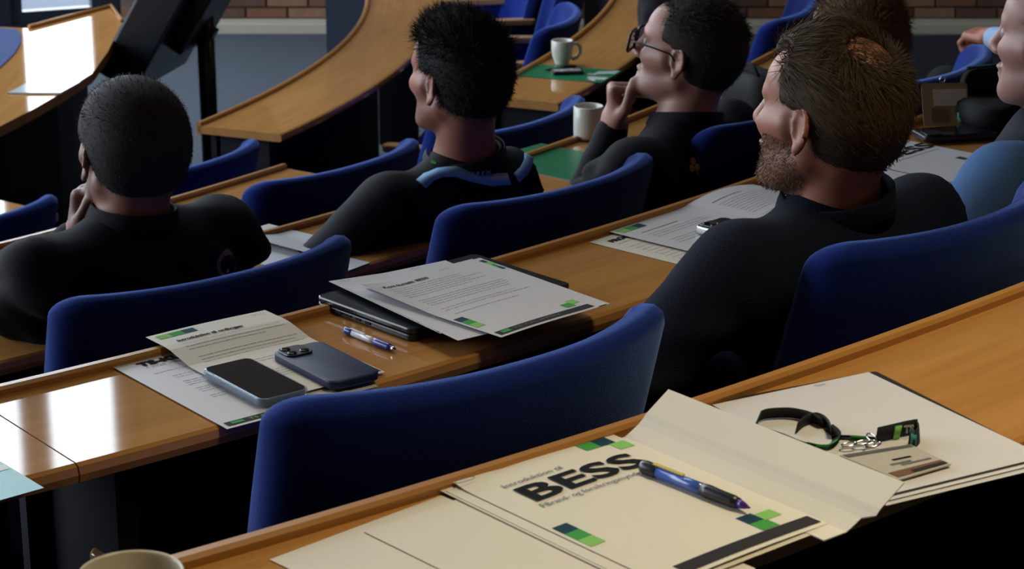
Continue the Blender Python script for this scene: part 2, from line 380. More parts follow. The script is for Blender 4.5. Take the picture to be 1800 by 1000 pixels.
# ------------------------------------------------------------------ tub chairs
def make_chair():
    root = thing('tub_chair', '', 'chair')
    S = 41; H = .90; V = []; F = []; K = 18
    for i in range(S):
        u = math.sin((-1+2*i/(S-1))*math.pi/2)
        uu = math.sin(u*math.pi/2*.98)/math.sin(math.pi/2*.98) if False else u
        e = abs(u)
        endt = math.sqrt(max(0, 1-max(0, (e-.93)/.07)**2))      # rounded ends
        th = .048*max(.12, endt)
        dd_ = max(0, .038-(1-e)*.256); top = H+.004-(.038-math.sqrt(max(0, .038**2-dd_**2)))
        bot = .40
        tz = []
        y0 = -.30+.078*e**2.3+(.022*max(0, (e-.8)/.2)**2)
        dy = .078*2.3*e**1.3*(1 if u > 0 else -1)/.25; nl = math.hypot(1, dy); nx, ny = -dy/nl, 1/nl   # plan normal (inwards)
        for k in range(K):
            # closed loop: outer face bottom->top, round over, inner face top->bottom
            if k < 7: t = k/6; z = bot+(top-.024-bot)*t; s = -.5
            elif k < 11: a = math.pi*(k-6)/5; z = top-.024+.024*math.sin(a); s = -.5*math.cos(a)
            else: t = (k-11)/6; z = top-.024-(top-.024-bot)*t; s = .5
            lean = (H-z)*.24; nar = 1-(H-z)*.17
            bulge = .010*math.sin(math.pi*min(1, max(0, (z-bot)/(top-bot)))) if s > 0 else .004*math.sin(math.pi*min(1, max(0, (z-bot)/(top-bot))))
            x = u*.256*nar; y = y0+lean
            V.append((x+nx*s*th, y+ny*s*th+(bulge if s > 0 else -bulge), z))
    for i in range(S-1):
        for k in range(K):
            l = (k+1) % K; F.append((i*K+k, i*K+l, (i+1)*K+l, (i+1)*K+k))
    F += [tuple(range(K-1, -1, -1)), tuple((S-1)*K+k for k in range(K))]
    mesh('backrest', V, F, BLUE, root, True)
    # piping seam across the back of the shell
    slab('seat', [(x, y+.02) for x, y in rrect(.46, .44, .08)], .385, .455, BLUE, root, bev=.022, smooth=True)
    for s in (-1, 1):
        prof = [(-.12, .40), (-.14, .545), (.13, .545), (.15, .40)]
        V = [(s*(.238+dx), y, z) for dx in (-.012, .012) for y, z in prof]
        o = mesh('side_panel', V, [(3, 2, 1, 0), (4, 5, 6, 7), (0, 1, 5, 4), (1, 2, 6, 5), (2, 3, 7, 6), (3, 0, 4, 7)], BLUE, root)
        a = slab('armrest', [(s*.238+x*1.0, y+.02) for x, y in rrect(.05, .36, .022)], .546, .571, ARMW, root, bev=.006)
    lathe('pedestal', [(0, .385), (.09, .385), (.09, .37), (.03, .36), (.025, .06), (0, .06)], STEEL, root, 16)
    for k in range(4):
        a = R(45+90*k); c, s = math.cos(a), math.sin(a)
        tube('foot', [(0, 0, .055), (.15*c, .15*s, .04), (.25*c, .25*s, .018)], [.024, .02, .016], STEEL, root, 8)
    return root
chair0 = make_chair(); used = False
def chair(row, phi, off, label, dyaw=0, group=None, pos=None):
    global used
    r = chair0 if not used else copy_tree(chair0); used = True
    p = pol(RR[row-1]+off-.30, phi, FZ[row]) if pos is None else Vector(pos)
    r.location = p; r.rotation_euler = (0, 0, R(phi+90+dyaw)); r['label'] = label; r['group'] = group or 'blue tub chairs'
    return r
chair(1, -49.25, -.265, 'empty blue tub chair in front, nearest the papers with bold black lettering', dyaw=-1).scale = (1.13, 1.06, 1.0)
chair(1, -43.25, -.25, 'blue tub chair at right holding the bearded man in black', dyaw=-1).scale = (1.12, 1.05, 1.0)
chair(1, -37.2, -.26, 'blue tub chair at the right frame edge under the man in the grey vest')
chair(1, -55.6, -.30, 'blue tub chair of which only a sliver shows at bottom left beside the mug')
chair(2, -46.85, -.385, 'blue tub chair holding the short-haired man at left, above the two phones', dyaw=-1)
chair(2, -40.75, -.36, 'blue tub chair behind the laptop and papers, holding the man with the lanyard', dyaw=-1)
chair(2, -34.75, -.36, 'blue tub chair seen between the glasses wearer and the bearded man')
chair(2, -30.25, -.22, 'blue tub chair whose back corner pokes up right of the bearded man')
chair(3, -37.0, -.42, 'empty blue tub chair between the left man and the man with the lanyard')
chair(3, -44.3, -.42, 'blue tub chair whose top edge passes behind the left man\'s chin')
chair(3, -31.5, -.32, 'blue tub chair showing its corner between the lanyard wearer and the off-white mug')
chair(3, -16.5, -.16, 'blue tub chair standing behind the glasses wearer, its tall side edge showing')
chair(4, -40.5, -.42, 'blue tub chair at the left frame edge beside the bright desk sliver')
chair(4, -32.75, -.38, 'blue tub chair showing one corner right of the left man\'s head')
chair(4, -19.5, -.16, 'blue tub chair whose beech armrests show beside the lanyard wearer\'s jaw')
chair(4, -8.75, -.16, 'blue tub chair directly beyond the small white mug, side wing dipping to its left')
chair(4, 1.0, -.16, 'blue tub chair second beyond the small white mug, wooden armrests at the top edge')
chair(4, 10.5, -.16, 'blue tub chair farthest beyond the small white mug, at the top edge')
# ------------------------------------------------------------------ people: implicit surfaces meshed as one continuous skin
def axis(a, b, step, fine=()):
    xs = [a]; x = a
    while x < b:
        h = step
        for f0, f1, fs in fine:
            if f0-.001 <= x < f1: h = min(h, fs)
            elif x < f0 < x+h: h = min(h, max(f0-x, fs))
        x += h; xs.append(x)
    return np.array(xs)
class Field:
    def __init__(s, xs, ys, zs):
        s.ax = [xs, ys, zs]; s.F = np.full((len(xs), len(ys), len(zs)), .5, np.float32)
    def _sub(s, c, rad):
        sl = []
        for i in range(3):
            a = np.searchsorted(s.ax[i], c[i]-rad); b = np.searchsorted(s.ax[i], c[i]+rad); sl.append(slice(max(0, a-1), b+1))
        return tuple(sl)
    def prim(s, kind, M, k, op, **p):
        c0 = np.array(p['c'] if 'c' in p else (np.array(p['a'])+np.array(p['b']))/2, float)
        if kind == 'ell': rad = max(p['r'])
        elif kind == 'cap': rad = np.linalg.norm(np.array(p['a'])-np.array(p['b']))/2+max(p['ra'], p['rb'])
        elif kind == 'box': rad = float(np.linalg.norm(p['r']))
        Mr = np.array(M.to_3x3()); Mt = np.array(M.translation)
        sl = s._sub(Mr@c0+Mt, rad+k+.02)
        X, Y, Z = np.meshgrid(s.ax[0][sl[0]], s.ax[1][sl[1]], s.ax[2][sl[2]], indexing='ij')
        if X.size == 0: return
        P = (np.stack([X, Y, Z], -1)-Mt)@Mr          # inverse rotation
        if 'R' in p: P = (P-c0)@np.array(p['R']); c = np.zeros(3)
        else: c = c0
        if kind == 'ell':
            r = np.array(p['r'], float); q = P-c
            k0 = np.linalg.norm(q/r, axis=-1); k1 = np.linalg.norm(q/(r*r), axis=-1)+1e-9; d = k0*(k0-1)/k1
        elif kind == 'cap':
            a = np.array(p['a'], float); b = np.array(p['b'], float); ab = b-a
            t = np.clip(((P-a)@ab)/(ab@ab+1e-12), 0, 1); d = np.linalg.norm(P-a-t[..., None]*ab, axis=-1)-(p['ra']+(p['rb']-p['ra'])*t)
        else:
            q = np.abs(P-c)-np.array(p['r'])+p.get('round', .01); d = np.linalg.norm(np.maximum(q, 0), axis=-1)+np.minimum(q.max(-1), 0)-p.get('round', .01)
        G = s.F[sl]
        if op == 'u': h = np.maximum(k-np.abs(G-d), 0)/max(k, 1e-9); s.F[sl] = np.minimum(G, d)-h*h*k*.25
        else: h = np.maximum(k-np.abs(G+d), 0)/max(k, 1e-9); s.F[sl] = np.maximum(G, -d)+h*h*k*.25
    def ell(s, c, r, k=.015, op='u', M=Matrix.Identity(4), **p): s.prim('ell', M, k, op, c=c, r=r, **p)
    def cap(s, a, b, ra, rb=None, k=.015, op='u', M=Matrix.Identity(4)): s.prim('cap', M, k, op, a=a, b=b, ra=ra, rb=ra if rb is None else rb)
    def box(s, c, r, k=.01, op='u', M=Matrix.Identity(4), **p): s.prim('box', M, k, op, c=c, r=r, **p)
    def mesh(s):
        F = s.F; X, Y, Z = s.ax
        I = F < 0; n = F.shape
        cnt = np.zeros((n[0]-1, n[1]-1, n[2]-1), np.int8)
        for a in (0, 1):
            for b in (0, 1):
                for c in (0, 1): cnt += I[a:n[0]-1+a, b:n[1]-1+b, c:n[2]-1+c]
        act = (cnt > 0) & (cnt < 8); idx = -np.ones(act.shape, np.int64); ii = np.argwhere(act); idx[act] = np.arange(len(ii))
        acc = np.zeros((len(ii), 3)); w = np.zeros(len(ii))
        for ax_ in range(3):
            o1, o2 = [q for q in range(3) if q != ax_]
            for u in (0, 1):
                for v in (0, 1):
                    A = ii.copy(); A[:, o1] += u; A[:, o2] += v; B = A.copy(); B[:, ax_] += 1
                    fa = F[A[:, 0], A[:, 1], A[:, 2]]; fb = F[B[:, 0], B[:, 1], B[:, 2]]; m = (fa < 0) != (fb < 0)
                    t = np.where(m, fa/(fa-fb+1e-20), 0)
                    pa = np.stack([X[A[:, 0]], Y[A[:, 1]], Z[A[:, 2]]], 1); pb = np.stack([X[B[:, 0]], Y[B[:, 1]], Z[B[:, 2]]], 1)
                    acc[m] += (pa+(pb-pa)*t[:, None])[m]; w[m] += 1
        V = acc/np.maximum(w, 1)[:, None]; Q = []
        for ax_ in range(3):
            o1, o2 = [(1, 2), (2, 0), (0, 1)][ax_]
            sl0 = [slice(1, -1)]*3; sl1 = [slice(1, -1)]*3; sl0[ax_] = slice(0, -1); sl1[ax_] = slice(1, None)
            a = I[tuple(sl0)]; b = I[tuple(sl1)]; ch = np.argwhere(a != b)
            if not len(ch): continue
            sgn = a[ch[:, 0], ch[:, 1], ch[:, 2]]
            base = ch.copy(); base[:, o1] += 1; base[:, o2] += 1
            def g(d1, d2):
                q = base.copy(); q[:, o1] -= d1; q[:, o2] -= d2; return idx[q[:, 0], q[:, 1], q[:, 2]]
            q = np.stack([g(1, 1), g(0, 1), g(0, 0), g(1, 0)], 1); q[~sgn] = q[~sgn][:, ::-1]; Q.append(q)
        Q = np.concatenate(Q); Q = Q[(Q >= 0).all(1)]
        return V, Q
def smooth_mesh(V, Q, it, lam=.5):
    E_ = np.concatenate([Q[:, [0, 1]], Q[:, [1, 2]], Q[:, [2, 3]], Q[:, [3, 0]]]); E_ = np.concatenate([E_, E_[:, ::-1]])
    deg = np.bincount(E_[:, 0], minlength=len(V)).astype(float)
    for _ in range(it):
        S = np.stack([np.bincount(E_[:, 0], V[E_[:, 1], i], len(V)) for i in range(3)], 1)/np.maximum(deg, 1)[:, None]; V = V+(S-V)*lam
    return V
def normals(V, Q):
    N = np.zeros_like(V); fn = np.cross(V[Q[:, 2]]-V[Q[:, 0]], V[Q[:, 3]]-V[Q[:, 1]])
    for i in range(4): np.add.at(N, Q[:, i], fn)
    return N/(np.linalg.norm(N, axis=1)[:, None]+1e-12)
def np_mesh(name, V, Q, m, parent, smooth=True):
    me = bpy.data.meshes.new(name); me.vertices.add(len(V)); me.vertices.foreach_set('co', V.astype(np.float32).ravel())
    k = Q.shape[1]; me.loops.add(len(Q)*k); me.loops.foreach_set('vertex_index', Q.astype(np.int32).ravel())
    me.polygons.add(len(Q)); me.polygons.foreach_set('loop_start', np.arange(0, len(Q)*k, k, dtype=np.int32)); me.polygons.foreach_set('loop_total', np.full(len(Q), k, np.int32))
    me.update(calc_edges=True); me.validate(); return link(name, me, m, parent, smooth)
def set_attr(o, name, val):
    a = o.data.attributes.new(name, 'FLOAT', 'POINT'); a.data.foreach_set('value', val.astype(np.float32))
def skin_mat(name, col, stub=(.06, .045, .04)):
    m = mat(name, col, .48, .45, sss=.18); nt = m.node_tree; b = nt.nodes['Principled BSDF']
    at_ = nt.nodes.new('ShaderNodeAttribute'); at_.attribute_name = 'stubble'
    tc = nt.nodes.new('ShaderNodeTexCoord'); n = nt.nodes.new('ShaderNodeTexNoise'); n.inputs['Scale'].default_value = 420; n.inputs['Detail'].default_value = 2
    nt.links.new(tc.outputs['Object'], n.inputs['Vector'])
    mr = nt.nodes.new('ShaderNodeMapRange'); mr.inputs[1].default_value = .3; mr.inputs[2].default_value = .7; mr.inputs[3].default_value = .45; nt.links.new(n.outputs['Fac'], mr.inputs[0])
    mu = nt.nodes.new('ShaderNodeMath'); mu.operation = 'MULTIPLY'; nt.links.new(at_.outputs['Fac'], mu.inputs[0]); nt.links.new(mr.outputs[0], mu.inputs[1])
    n2 = nt.nodes.new('ShaderNodeTexNoise'); n2.inputs['Scale'].default_value = 40; nt.links.new(tc.outputs['Object'], n2.inputs['Vector'])
    m1 = nt.nodes.new('ShaderNodeMix'); m1.data_type = 'RGBA'; m1.inputs[6].default_value = (*[c*.85 for c in col], 1); m1.inputs[7].default_value = (min(1, col[0]*1.12), col[1]*1.05, col[2]*1.02, 1)
    nt.links.new(n2.outputs['Fac'], m1.inputs[0])
    mx = nt.nodes.new('ShaderNodeMix'); mx.data_type = 'RGBA'; mx.inputs[7].default_value = (*stub, 1)
    nt.links.new(mu.outputs[0], mx.inputs[0]); nt.links.new(m1.outputs[2], mx.inputs[6]); nt.links.new(mx.outputs[2], b.inputs['Base Color'])
    bp = nt.nodes.new('ShaderNodeBump'); bp.inputs['Strength'].default_value = .25; bp.inputs['Distance'].default_value = .0008
    nt.links.new(n.outputs['Fac'], bp.inputs['Height']); nt.links.new(bp.outputs['Normal'], b.inputs['Normal'])
    return m
def hair_mat(name, c): return mat(name, c, .7, .18, noise=.45, nscale=90)

def add_head(f, H, chin=1.0, width=1.0, nose=1.0):
    w = width
    f.ell((0, -.014, .034), (.077*w, .099, .088), .02, M=H)
    f.ell((0, -.045, .0), (.066*w, .06, .075), .03, M=H)
    f.ell((0, .036, -.02), (.062*w, .058, .082), .03, M=H)
    f.ell((0, .05, .045), (.058*w, .045, .045), .03, M=H)
    f.ell((0, .044, -.075), (.047*w, .046, .036), .025, M=H)
    for s in (-1, 1):
        f.cap((s*.054*w, -.002, -.055), (s*.022, .072, -.098*chin), .017, .015, .028, M=H)
        f.cap((s*.062*w, .03, -.012), (s*.04, .074, -.02), .016, .018, .022, M=H)
        f.cap((s*.008, .095, .026), (s*.042, .078, .024), .010, .010, .012, M=H)
    f.ell((0, .082, -.098*chin), (.022, .018, .017), .02, M=H)
    for s in (-1, 1): f.ell((s*.032, .100, .004), (.019, .014, .011), .012, 's', M=H)
    f.cap((0, .094, .018), (0, .116*nose, -.024), .008, .0115, .014, M=H)
    f.ell((0, .115*nose, -.028), (.012, .011, .010), .008, M=H)
    for s in (-1, 1): f.ell((s*.013, .104, -.032), (.008, .011, .008), .007, M=H)
    f.ell((0, .095, -.058), (.025, .012, .0065), .008, M=H); f.ell((0, .092, -.071), (.021, .012, .0075), .008, M=H)
    f.ell((0, .108, -.0645), (.026, .008, .0018), .004, 's', M=H)
    for s in (-1, 1):       # ears: helix ring, lobe, hollow
        E_ = H @ Matrix.Translation((s*.079*w, -.006, -.008)) @ Matrix.Rotation(R(s*24), 4, 'Z') @ Matrix.Rotation(R(-14), 4, 'X') @ Matrix.Rotation(R(-s*8), 4, 'Y')
        f.ell((0, 0, 0), (.005, .017, .030), .006, M=E_)
        pts = [(0, .013*math.cos(a)*1.18-.002, .027*math.sin(a)+.004) for a in [R(x) for x in range(-40, 240, 28)]]
        pts = [(s*.005, y-.001, z) for _, y, z in pts]
        for a, b in zip(pts, pts[1:]): f.cap(a, b, .0042, .0042, .003, M=E_)
        f.ell((s*.003, .006, -.027), (.0055, .0085, .010), .006, M=E_)
        f.ell((s*.008, .003, .001), (.006, .008, .014), .004, 's', M=E_)
        f.cap((s*.004, .013, -.006), (s*.004, .014, .004), .004, .003, .004, M=E_)
def finger(f, M, base, dirs, lens, r, curl):
    "three bones bending towards -z of the hand frame"
    p = Vector(base); ang = 0; d0 = Vector(dirs)
    for i, L in enumerate(lens):
        ang += curl[i]; d = Vector((d0.x*math.cos(R(ang)), d0.y*math.cos(R(ang)), -math.sin(R(ang)))); q = p+d*L
        f.cap(p, q, r*(1-.08*i), r*(1-.08*(i+1)), .004, M=M); p = q
def add_hand(f, M, side=1, curl=(35, 45, 30), thumb=25):
    "wrist at origin, fingers towards +y, back of hand +z; side=+1: thumb on +x side"
    s = side
    f.cap((0, -.02, 0), (0, .02, 0), .026, .026, .02, M=M)
    f.box((0, .045, 0), (.040, .045, .014), .012, M=M, round=.013)
    f.ell((s*.028, .03, -.008), (.018, .032, .016), .012, M=M)
    for x, L, y in ((s*.030, (.042, .025, .020), .088), (s*.010, (.046, .028, .021), .092), (-s*.011, (.042, .026, .020), .089), (-s*.030, (.033, .020, .018), .080)):
        finger(f, M, (x, y-.006, 0), (x*.12/.03*.9, 1, 0), L, .0092, curl)
    p0 = (s*.034, .018, -.006); p1 = (s*.058, .048, -.014-.0004*thumb); p2 = (s*.062-s*.0004*thumb, .078, -.018-.0006*thumb); p3 = (s*.056-s*.0007*thumb, .100, -.022-.0008*thumb)
    f.cap(p0, p1, .0145, .012, .008, M=M); f.cap(p1, p2, .0115, .0105, .004, M=M); f.cap(p2, p3, .0105, .009, .004, M=M)
def frame_from(p, fwd, up):
    y = Vector(fwd).normalized(); z = Vector(up); z = (z-y*z.dot(y)).normalized(); x = y.cross(z)
    return Matrix(((x.x, y.x, z.x, p[0]), (x.y, y.y, z.y, p[1]), (x.z, y.z, z.z, p[2]), (0, 0, 0, 1)))
def strands(name, P, N, comb, m, parent, length=.012, width=.0011, lift=.5, jitter=.35, curlz=0):
    "short tapered hair ribbons rooted at P"
    n = len(P); L = length*(rng.uniform(.55, 1.25, n))[:, None]
    d = N*lift+comb+rng.normal(0, jitter, (n, 3)); d /= np.linalg.norm(d, axis=1)[:, None]
    s = np.cross(d, rng.normal(0, 1, (n, 3))); s /= np.linalg.norm(s, axis=1)[:, None]; s *= width/2
    mid = P+d*L*.55; tip = P+d*L+comb*L*.25+np.array([0, 0, curlz])*L
    V = np.stack([P-s, P+s, mid+s*.8, mid-s*.8, tip], 1).reshape(-1, 3)
    b = np.arange(n)[:, None]*5; T = np.concatenate([b+np.array([[0, 1, 2]]), b+np.array([[0, 2, 3]]), b+np.array([[3, 2, 4]])])
    return np_mesh(name, V, T, m, parent, False)

def person(label, root, yaw, head, hang, skin, hair, jacket_m, hairspec, hpitch=0, hroll=0, sh=(0, -.04, -.205), shw=.19, pelvis=(0, .0, .47), hscale=1.0,
           arms=None, collar=True, stub=None, trousers=(.02, .022, .03), beard=None, vest=None, girth=0, folds=1.0, chin=1.0, width=1.0, nose=1.0, fine_hand=None, lanyard=None, group=None):
    "seated figure; root: world floor point, yaw: heading deg ccw from +Y, head: world head centre, hang: heading of the face"
    P = thing('person', label, 'person', root, R(yaw), group); W = Matrix.Translation(root) @ Matrix.Rotation(R(yaw), 4, 'Z'); Wi = W.inverted()
    hc = Wi @ Vector(head)
    H = Matrix.Translation(hc) @ Matrix.Rotation(R(hang-yaw), 4, 'Z') @ Matrix.Rotation(R(hroll), 4, 'Y') @ Matrix.Rotation(R(hpitch), 4, 'X')
    S = hc+Vector(sh); pv = Vector(pelvis)
    neck_t = H @ Vector((0, -.028, -.055)); neck_b = S+Vector((0, .0, .045))
    ax = Vector((1, .0, 0))
    armd = arms or {}
    default = {-1: dict(e=(-.27, S.y+.08, S.z-.27), w=(-.16, S.y+.30, S.z-.27)), 1: dict(e=(.27, S.y+.08, S.z-.27), w=(.16, S.y+.30, S.z-.27))}
    A = {}
    for s in (-1, 1):
        d = dict(default[s]); d.update(armd.get(s, {}))
        if 'wh' in d: d['w'] = H @ Vector(d['wh'])
        if 'es' in d: d['e'] = S+Vector(d['es'])
        sj = S+Vector((s*shw, .0, -.005)) + Vector(d.get('so', (0, 0, 0)))
        A[s] = (sj, Vector(d['e']), Vector(d['w']), d)
    # --- skin body
    lo = [min(-.42, hc.x-.2), min(-.3, hc.y-.25, S.y-.2), pv.z-.14]; hi = [max(.42, hc.x+.2), .62, hc.z+.17]
    fx = [(hc.x-.12, hc.x+.12, .0042)]; fy = [(hc.y-.14, hc.y+.14, .0042)]; fz = [(hc.z-.15, hc.z+.15, .0042)]
    for s in (-1, 1):
        w = A[s][2]; c = w+Vector(A[s][3].get('hf', (0, 1, 0))).normalized()*.06
        for i, ff in enumerate((fx, fy, fz)): ff.append((c[i]-.11, c[i]+.11, .0055))
    f = Field(axis(lo[0], hi[0], .014, fx), axis(lo[1], hi[1], .014, fy), axis(lo[2], hi[2], .014, fz))
    f.cap(pv, S+Vector((0, -.0, -.10)), .095, .09, .05); f.cap(S+Vector((-shw+.03, 0, -.03)), S+Vector((shw-.03, 0, -.03)), .042, .042, .05)
    f.cap(neck_t, neck_b, .056, .060, .03); f.cap(neck_b, S+Vector((0, 0, -.03)), .060, .062, .03)
    for s in (-1, 1):
        sj, e, w, d = A[s]; f.cap(sj+Vector((0, 0, -.02)), e, .040, .036, .03); f.cap(e, w, .040, .026, .02)
        f.cap(pv+Vector((s*.09, 0, 0)), pv+Vector((s*.11, .14, .0)), .08, .075, .04)
        add_hand(f, frame_from(w, d.get('hf', (-s*.25, 1, -.1)), d.get('hu', (0, .1, 1))), d.get('side', -s), d.get('curl', (30, 40, 25)), 25)
    add_head(f, H, chin, width, nose)
    V, Q = f.mesh(); Hn = np.array(H.inverted().to_3x3()); Ht = np.array(H.translation); L = (V-Ht)@np.array(H.to_3x3())
    V = smooth_mesh(V, Q, 1, .4)
    body = np_mesh('body', V, Q, skin, P)
    x, y, z = L[:, 0], L[:, 1], L[:, 2]
    jawl = np.clip((-.028-z+.25*np.maximum(y-.03, 0)*0)/.015, 0, 1)*np.clip((y+.012)/.02, 0, 1)*np.clip((z+.16)/.03, 0, 1)
    lips = ((np.abs(x) < .024) & (y > .09) & (np.abs(z+.064) < .012)); jawl[lips] = 0
    side_b = np.clip((.02-z)/.03, 0, 1)*np.clip((y-.0)/.01, 0, 1)*np.clip((.035-y)/.01, 0, 1)*(np.abs(x) > .05)
    near_head = np.linalg.norm(L, axis=1) < .19
    set_attr(body, 'stubble', np.maximum(jawl, side_b)*near_head*(stub if stub is not None else .5))
    for s in (-1, 1):
        bm = bmesh.new(); bmesh.ops.create_uvsphere(bm, u_segments=16, v_segments=10, radius=.0112, matrix=H @ Matrix.Translation((s*.031, .0835, .004)) @ Matrix.Rotation(R(-90), 4, 'X'))
        for fa in bm.faces:
            c = H.inverted() @ fa.calc_center_median(); rr_ = math.hypot(c.x-s*.031, c.z-.004); fa.material_index = 1 if (rr_ < .0058 and c.y > .09) else 0; fa.smooth = True
        from_bm('eye', bm, [EYEW, EYED], P)
    # --- hair cap
    hs = hairspec; t = hs.get('t', .006)
    g = Field(axis(hc.x-.13, hc.x+.13, .0046), axis(hc.y-.15, hc.y+.15, .0046), axis(hc.z-.14, hc.z+.16, .0046))
    w_ = width
    g.ell((0, -.014, .034), (.077*w_+t, .099+t, .088+t), .02, M=H); g.ell((0, -.045, 0), (.066*w_+t, .06+t, .075+t*.5), .03, M=H)
    if 'top' in hs: g.ell((0, .02, .075), (.06*w_, .075, .04+hs['top']), .03, M=H)
    g.ell((0, .036, -.01), (.060*w_+t*.6, .05, .07), .02, M=H)
    hl = hs.get('line', .062)            # forehead hairline height
    g.box((0, .135, hl-.16), (.2, .085, .16), .012, 's', M=H, round=.02)
    g.box((0, .095, hl-.215), (.2, .085, .16), .012, 's', M=H, round=.02)
    g.box((0, 0, -.075-.1+hs.get('nape', 0)), (.2, .2, .1), .008, 's', M=H, round=.005)
    for s in (-1, 1): g.ell((s*.086*w_, .004, -.022), (.03, .026, .042), .006, 's', M=H)
    if hs.get('temples'):
        for s in (-1, 1): g.ell((s*.055, .095, .085), (.028, .05, .035), .01, 's', M=H)
    if 'bald' in hs: g.ell(hs['bald'][:3], hs['bald'][3:6], .012, 's', M=H)
    HV, HQ = g.mesh(); HV = smooth_mesh(HV, HQ, 2, .5)
    hr = np_mesh('hair', HV, HQ, hair, P)
    N = normals(HV, HQ); fc = HV[HQ].mean(1); fn = N[HQ].mean(1); Lf = (fc-Ht)@np.array(H.to_3x3()); Ln = fn@np.array(H.to_3x3())
    ok = (Ln[:, 2] > -.5) | (np.linalg.norm(Lf, axis=1) > .07)
    # keep only the outer shell
    ok &= ((Lf-np.array([0, -.014, .02]))*Ln).sum(1) > .02
    ids = np.where(ok)[0]; n = hs.get('n', 9000); pick = rng.choice(ids, n)
    jit = rng.normal(0, .0022, (n, 3)); Pp = fc[pick]+jit-fn[pick]*.002
    Lp = Lf[pick]; comb = hs.get('comb', (0, -.4, -.5)); Hm = np.array(H.to_3x3())
    cl = np.tile(np.array(comb, float), (n, 1)); topness = np.clip((Lp[:, 2]-.05)/.05, 0, 1)[:, None]
    ct = np.array(hs.get('comb_top', (.1, .6, .1)), float); cl = cl*(1-topness)+ct*topness
    ln = np.where(Lp[:, 2] > .06, hs.get('ltop', .02), hs.get('lside', .007))
    if 'crown' in hs:    # swirl round the thin crown
        cr = Lp-np.array(hs['crown']); dd = np.linalg.norm(cr, axis=1)[:, None]; sw = np.cross(np.array([[0, -.5, .8]]), cr/np.maximum(dd, 1e-6)); cl = np.where(dd < .07, sw*.6+cr/np.maximum(dd, 1e-6)*.5, cl)
    comb_w = cl@Hm.T
    comb_w = comb_w-fn[pick]*(comb_w*fn[pick]).sum(1)[:, None]
    L_ = ln[:, None]; ob = strands('strands', Pp, fn[pick], comb_w, hair, hr, 1.0, hs.get('sw', .0010), hs.get('lift', .35), hs.get('jit', .28)) if False else None
    d = fn[pick]*hs.get('lift', .35)+comb_w+rng.normal(0, hs.get('jit', .28), (n, 3)); d /= np.linalg.norm(d, axis=1)[:, None]
    LL = ln*rng.uniform(.5, 1.3, n); s_ = np.cross(d, fn[pick]+rng.normal(0, .6, (n, 3))); s_ /= np.linalg.norm(s_, axis=1)[:, None]; s_ *= hs.get('sw', .0011)/2
    mid = Pp+d*LL[:, None]*.55; tip = Pp+d*LL[:, None]+comb_w*LL[:, None]*.2
    VV = np.stack([Pp-s_, Pp+s_, mid+s_*.8, mid-s_*.8, tip], 1).reshape(-1, 3); b = np.arange(n)[:, None]*5
    T = np.concatenate([b+np.array([[0, 1, 2]]), b+np.array([[0, 2, 3]]), b+np.array([[3, 2, 4]])])
    tag(np_mesh('strands', VV, T, hair, hr, False), kind='stuff')
    if 'bald' in hs:      # thin hairs still crossing the bare crown
        c = V[Q].mean(1); Lb = (c-Ht)@Hm; nb = normals(V, Q)[Q].mean(1); q = (Lb-np.array(hs['bald'][:3]))/(np.array(hs['bald'][3:6])*1.15)
        i2 = rng.choice(np.where(((q**2).sum(1) < 1) & (Lb[:, 2] > .06))[0], 550); pb = c[i2]+rng.normal(0, .002, (550, 3)); cw = np.tile(np.array((.1, -.8, -.1)), (550, 1))@Hm.T
        cw -= nb[i2]*(cw*nb[i2]).sum(1)[:, None]; d = nb[i2]*.15+cw+rng.normal(0, .18, (550, 3)); d /= np.linalg.norm(d, axis=1)[:, None]; LL = .018*rng.uniform(.5, 1.2, 550)
        s_ = np.cross(d, nb[i2]); s_ /= np.linalg.norm(s_, axis=1)[:, None]; s_ *= .0005
        mid = pb+d*LL[:, None]*.5; VV = np.stack([pb-s_, pb+s_, mid+s_*.7, mid-s_*.7, pb+d*LL[:, None]], 1).reshape(-1, 3); b = np.arange(550)[:, None]*5
        T = np.concatenate([b+np.array([[0, 1, 2]]), b+np.array([[0, 2, 3]]), b+np.array([[3, 2, 4]])]); tag(np_mesh('crown_strands', VV, T, hair, hr, False), kind='stuff')
    if beard:
        fb = body.data; c = V[Q].mean(1); Lb = (c-Ht)@Hm; nb = normals(V, Q)[Q].mean(1)
        m_ = (Lb[:, 2] < -.03) & (Lb[:, 2] > -.135) & (Lb[:, 1] > .0) & (np.abs(Lb[:, 0]) < .08) & (np.linalg.norm(Lb, axis=1) < .16)
        m_ &= ~((np.abs(Lb[:, 0]) < .022) & (Lb[:, 1] > .085) & (np.abs(Lb[:, 2]+.064) < .010)) & ~((Lb[:, 2] > -.045) & (Lb[:, 1] > .07))
        i2 = rng.choice(np.where(m_)[0], beard['n']); pb = c[i2]+rng.normal(0, .0015, (len(i2), 3)); cw = np.tile(np.array((0, .25, -.7)), (len(i2), 1))@Hm.T
        d = nb[i2]*.7+cw+rng.normal(0, .25, (len(i2), 3)); d /= np.linalg.norm(d, axis=1)[:, None]; LL = beard['l']*rng.uniform(.4, 1.2, len(i2))
        s_ = np.cross(d, rng.normal(0, 1, (len(i2), 3))); s_ /= np.linalg.norm(s_, axis=1)[:, None]; s_ *= .0009/2
        mid = pb+d*LL[:, None]*.5; VV = np.stack([pb-s_, pb+s_, mid+s_*.7, mid-s_*.7, pb+d*LL[:, None]], 1).reshape(-1, 3); b = np.arange(len(i2))[:, None]*5
        T = np.concatenate([b+np.array([[0, 1, 2]]), b+np.array([[0, 2, 3]]), b+np.array([[3, 2, 4]])]); tag(np_mesh('beard', VV, T, beard['m'], P, False), kind='stuff')
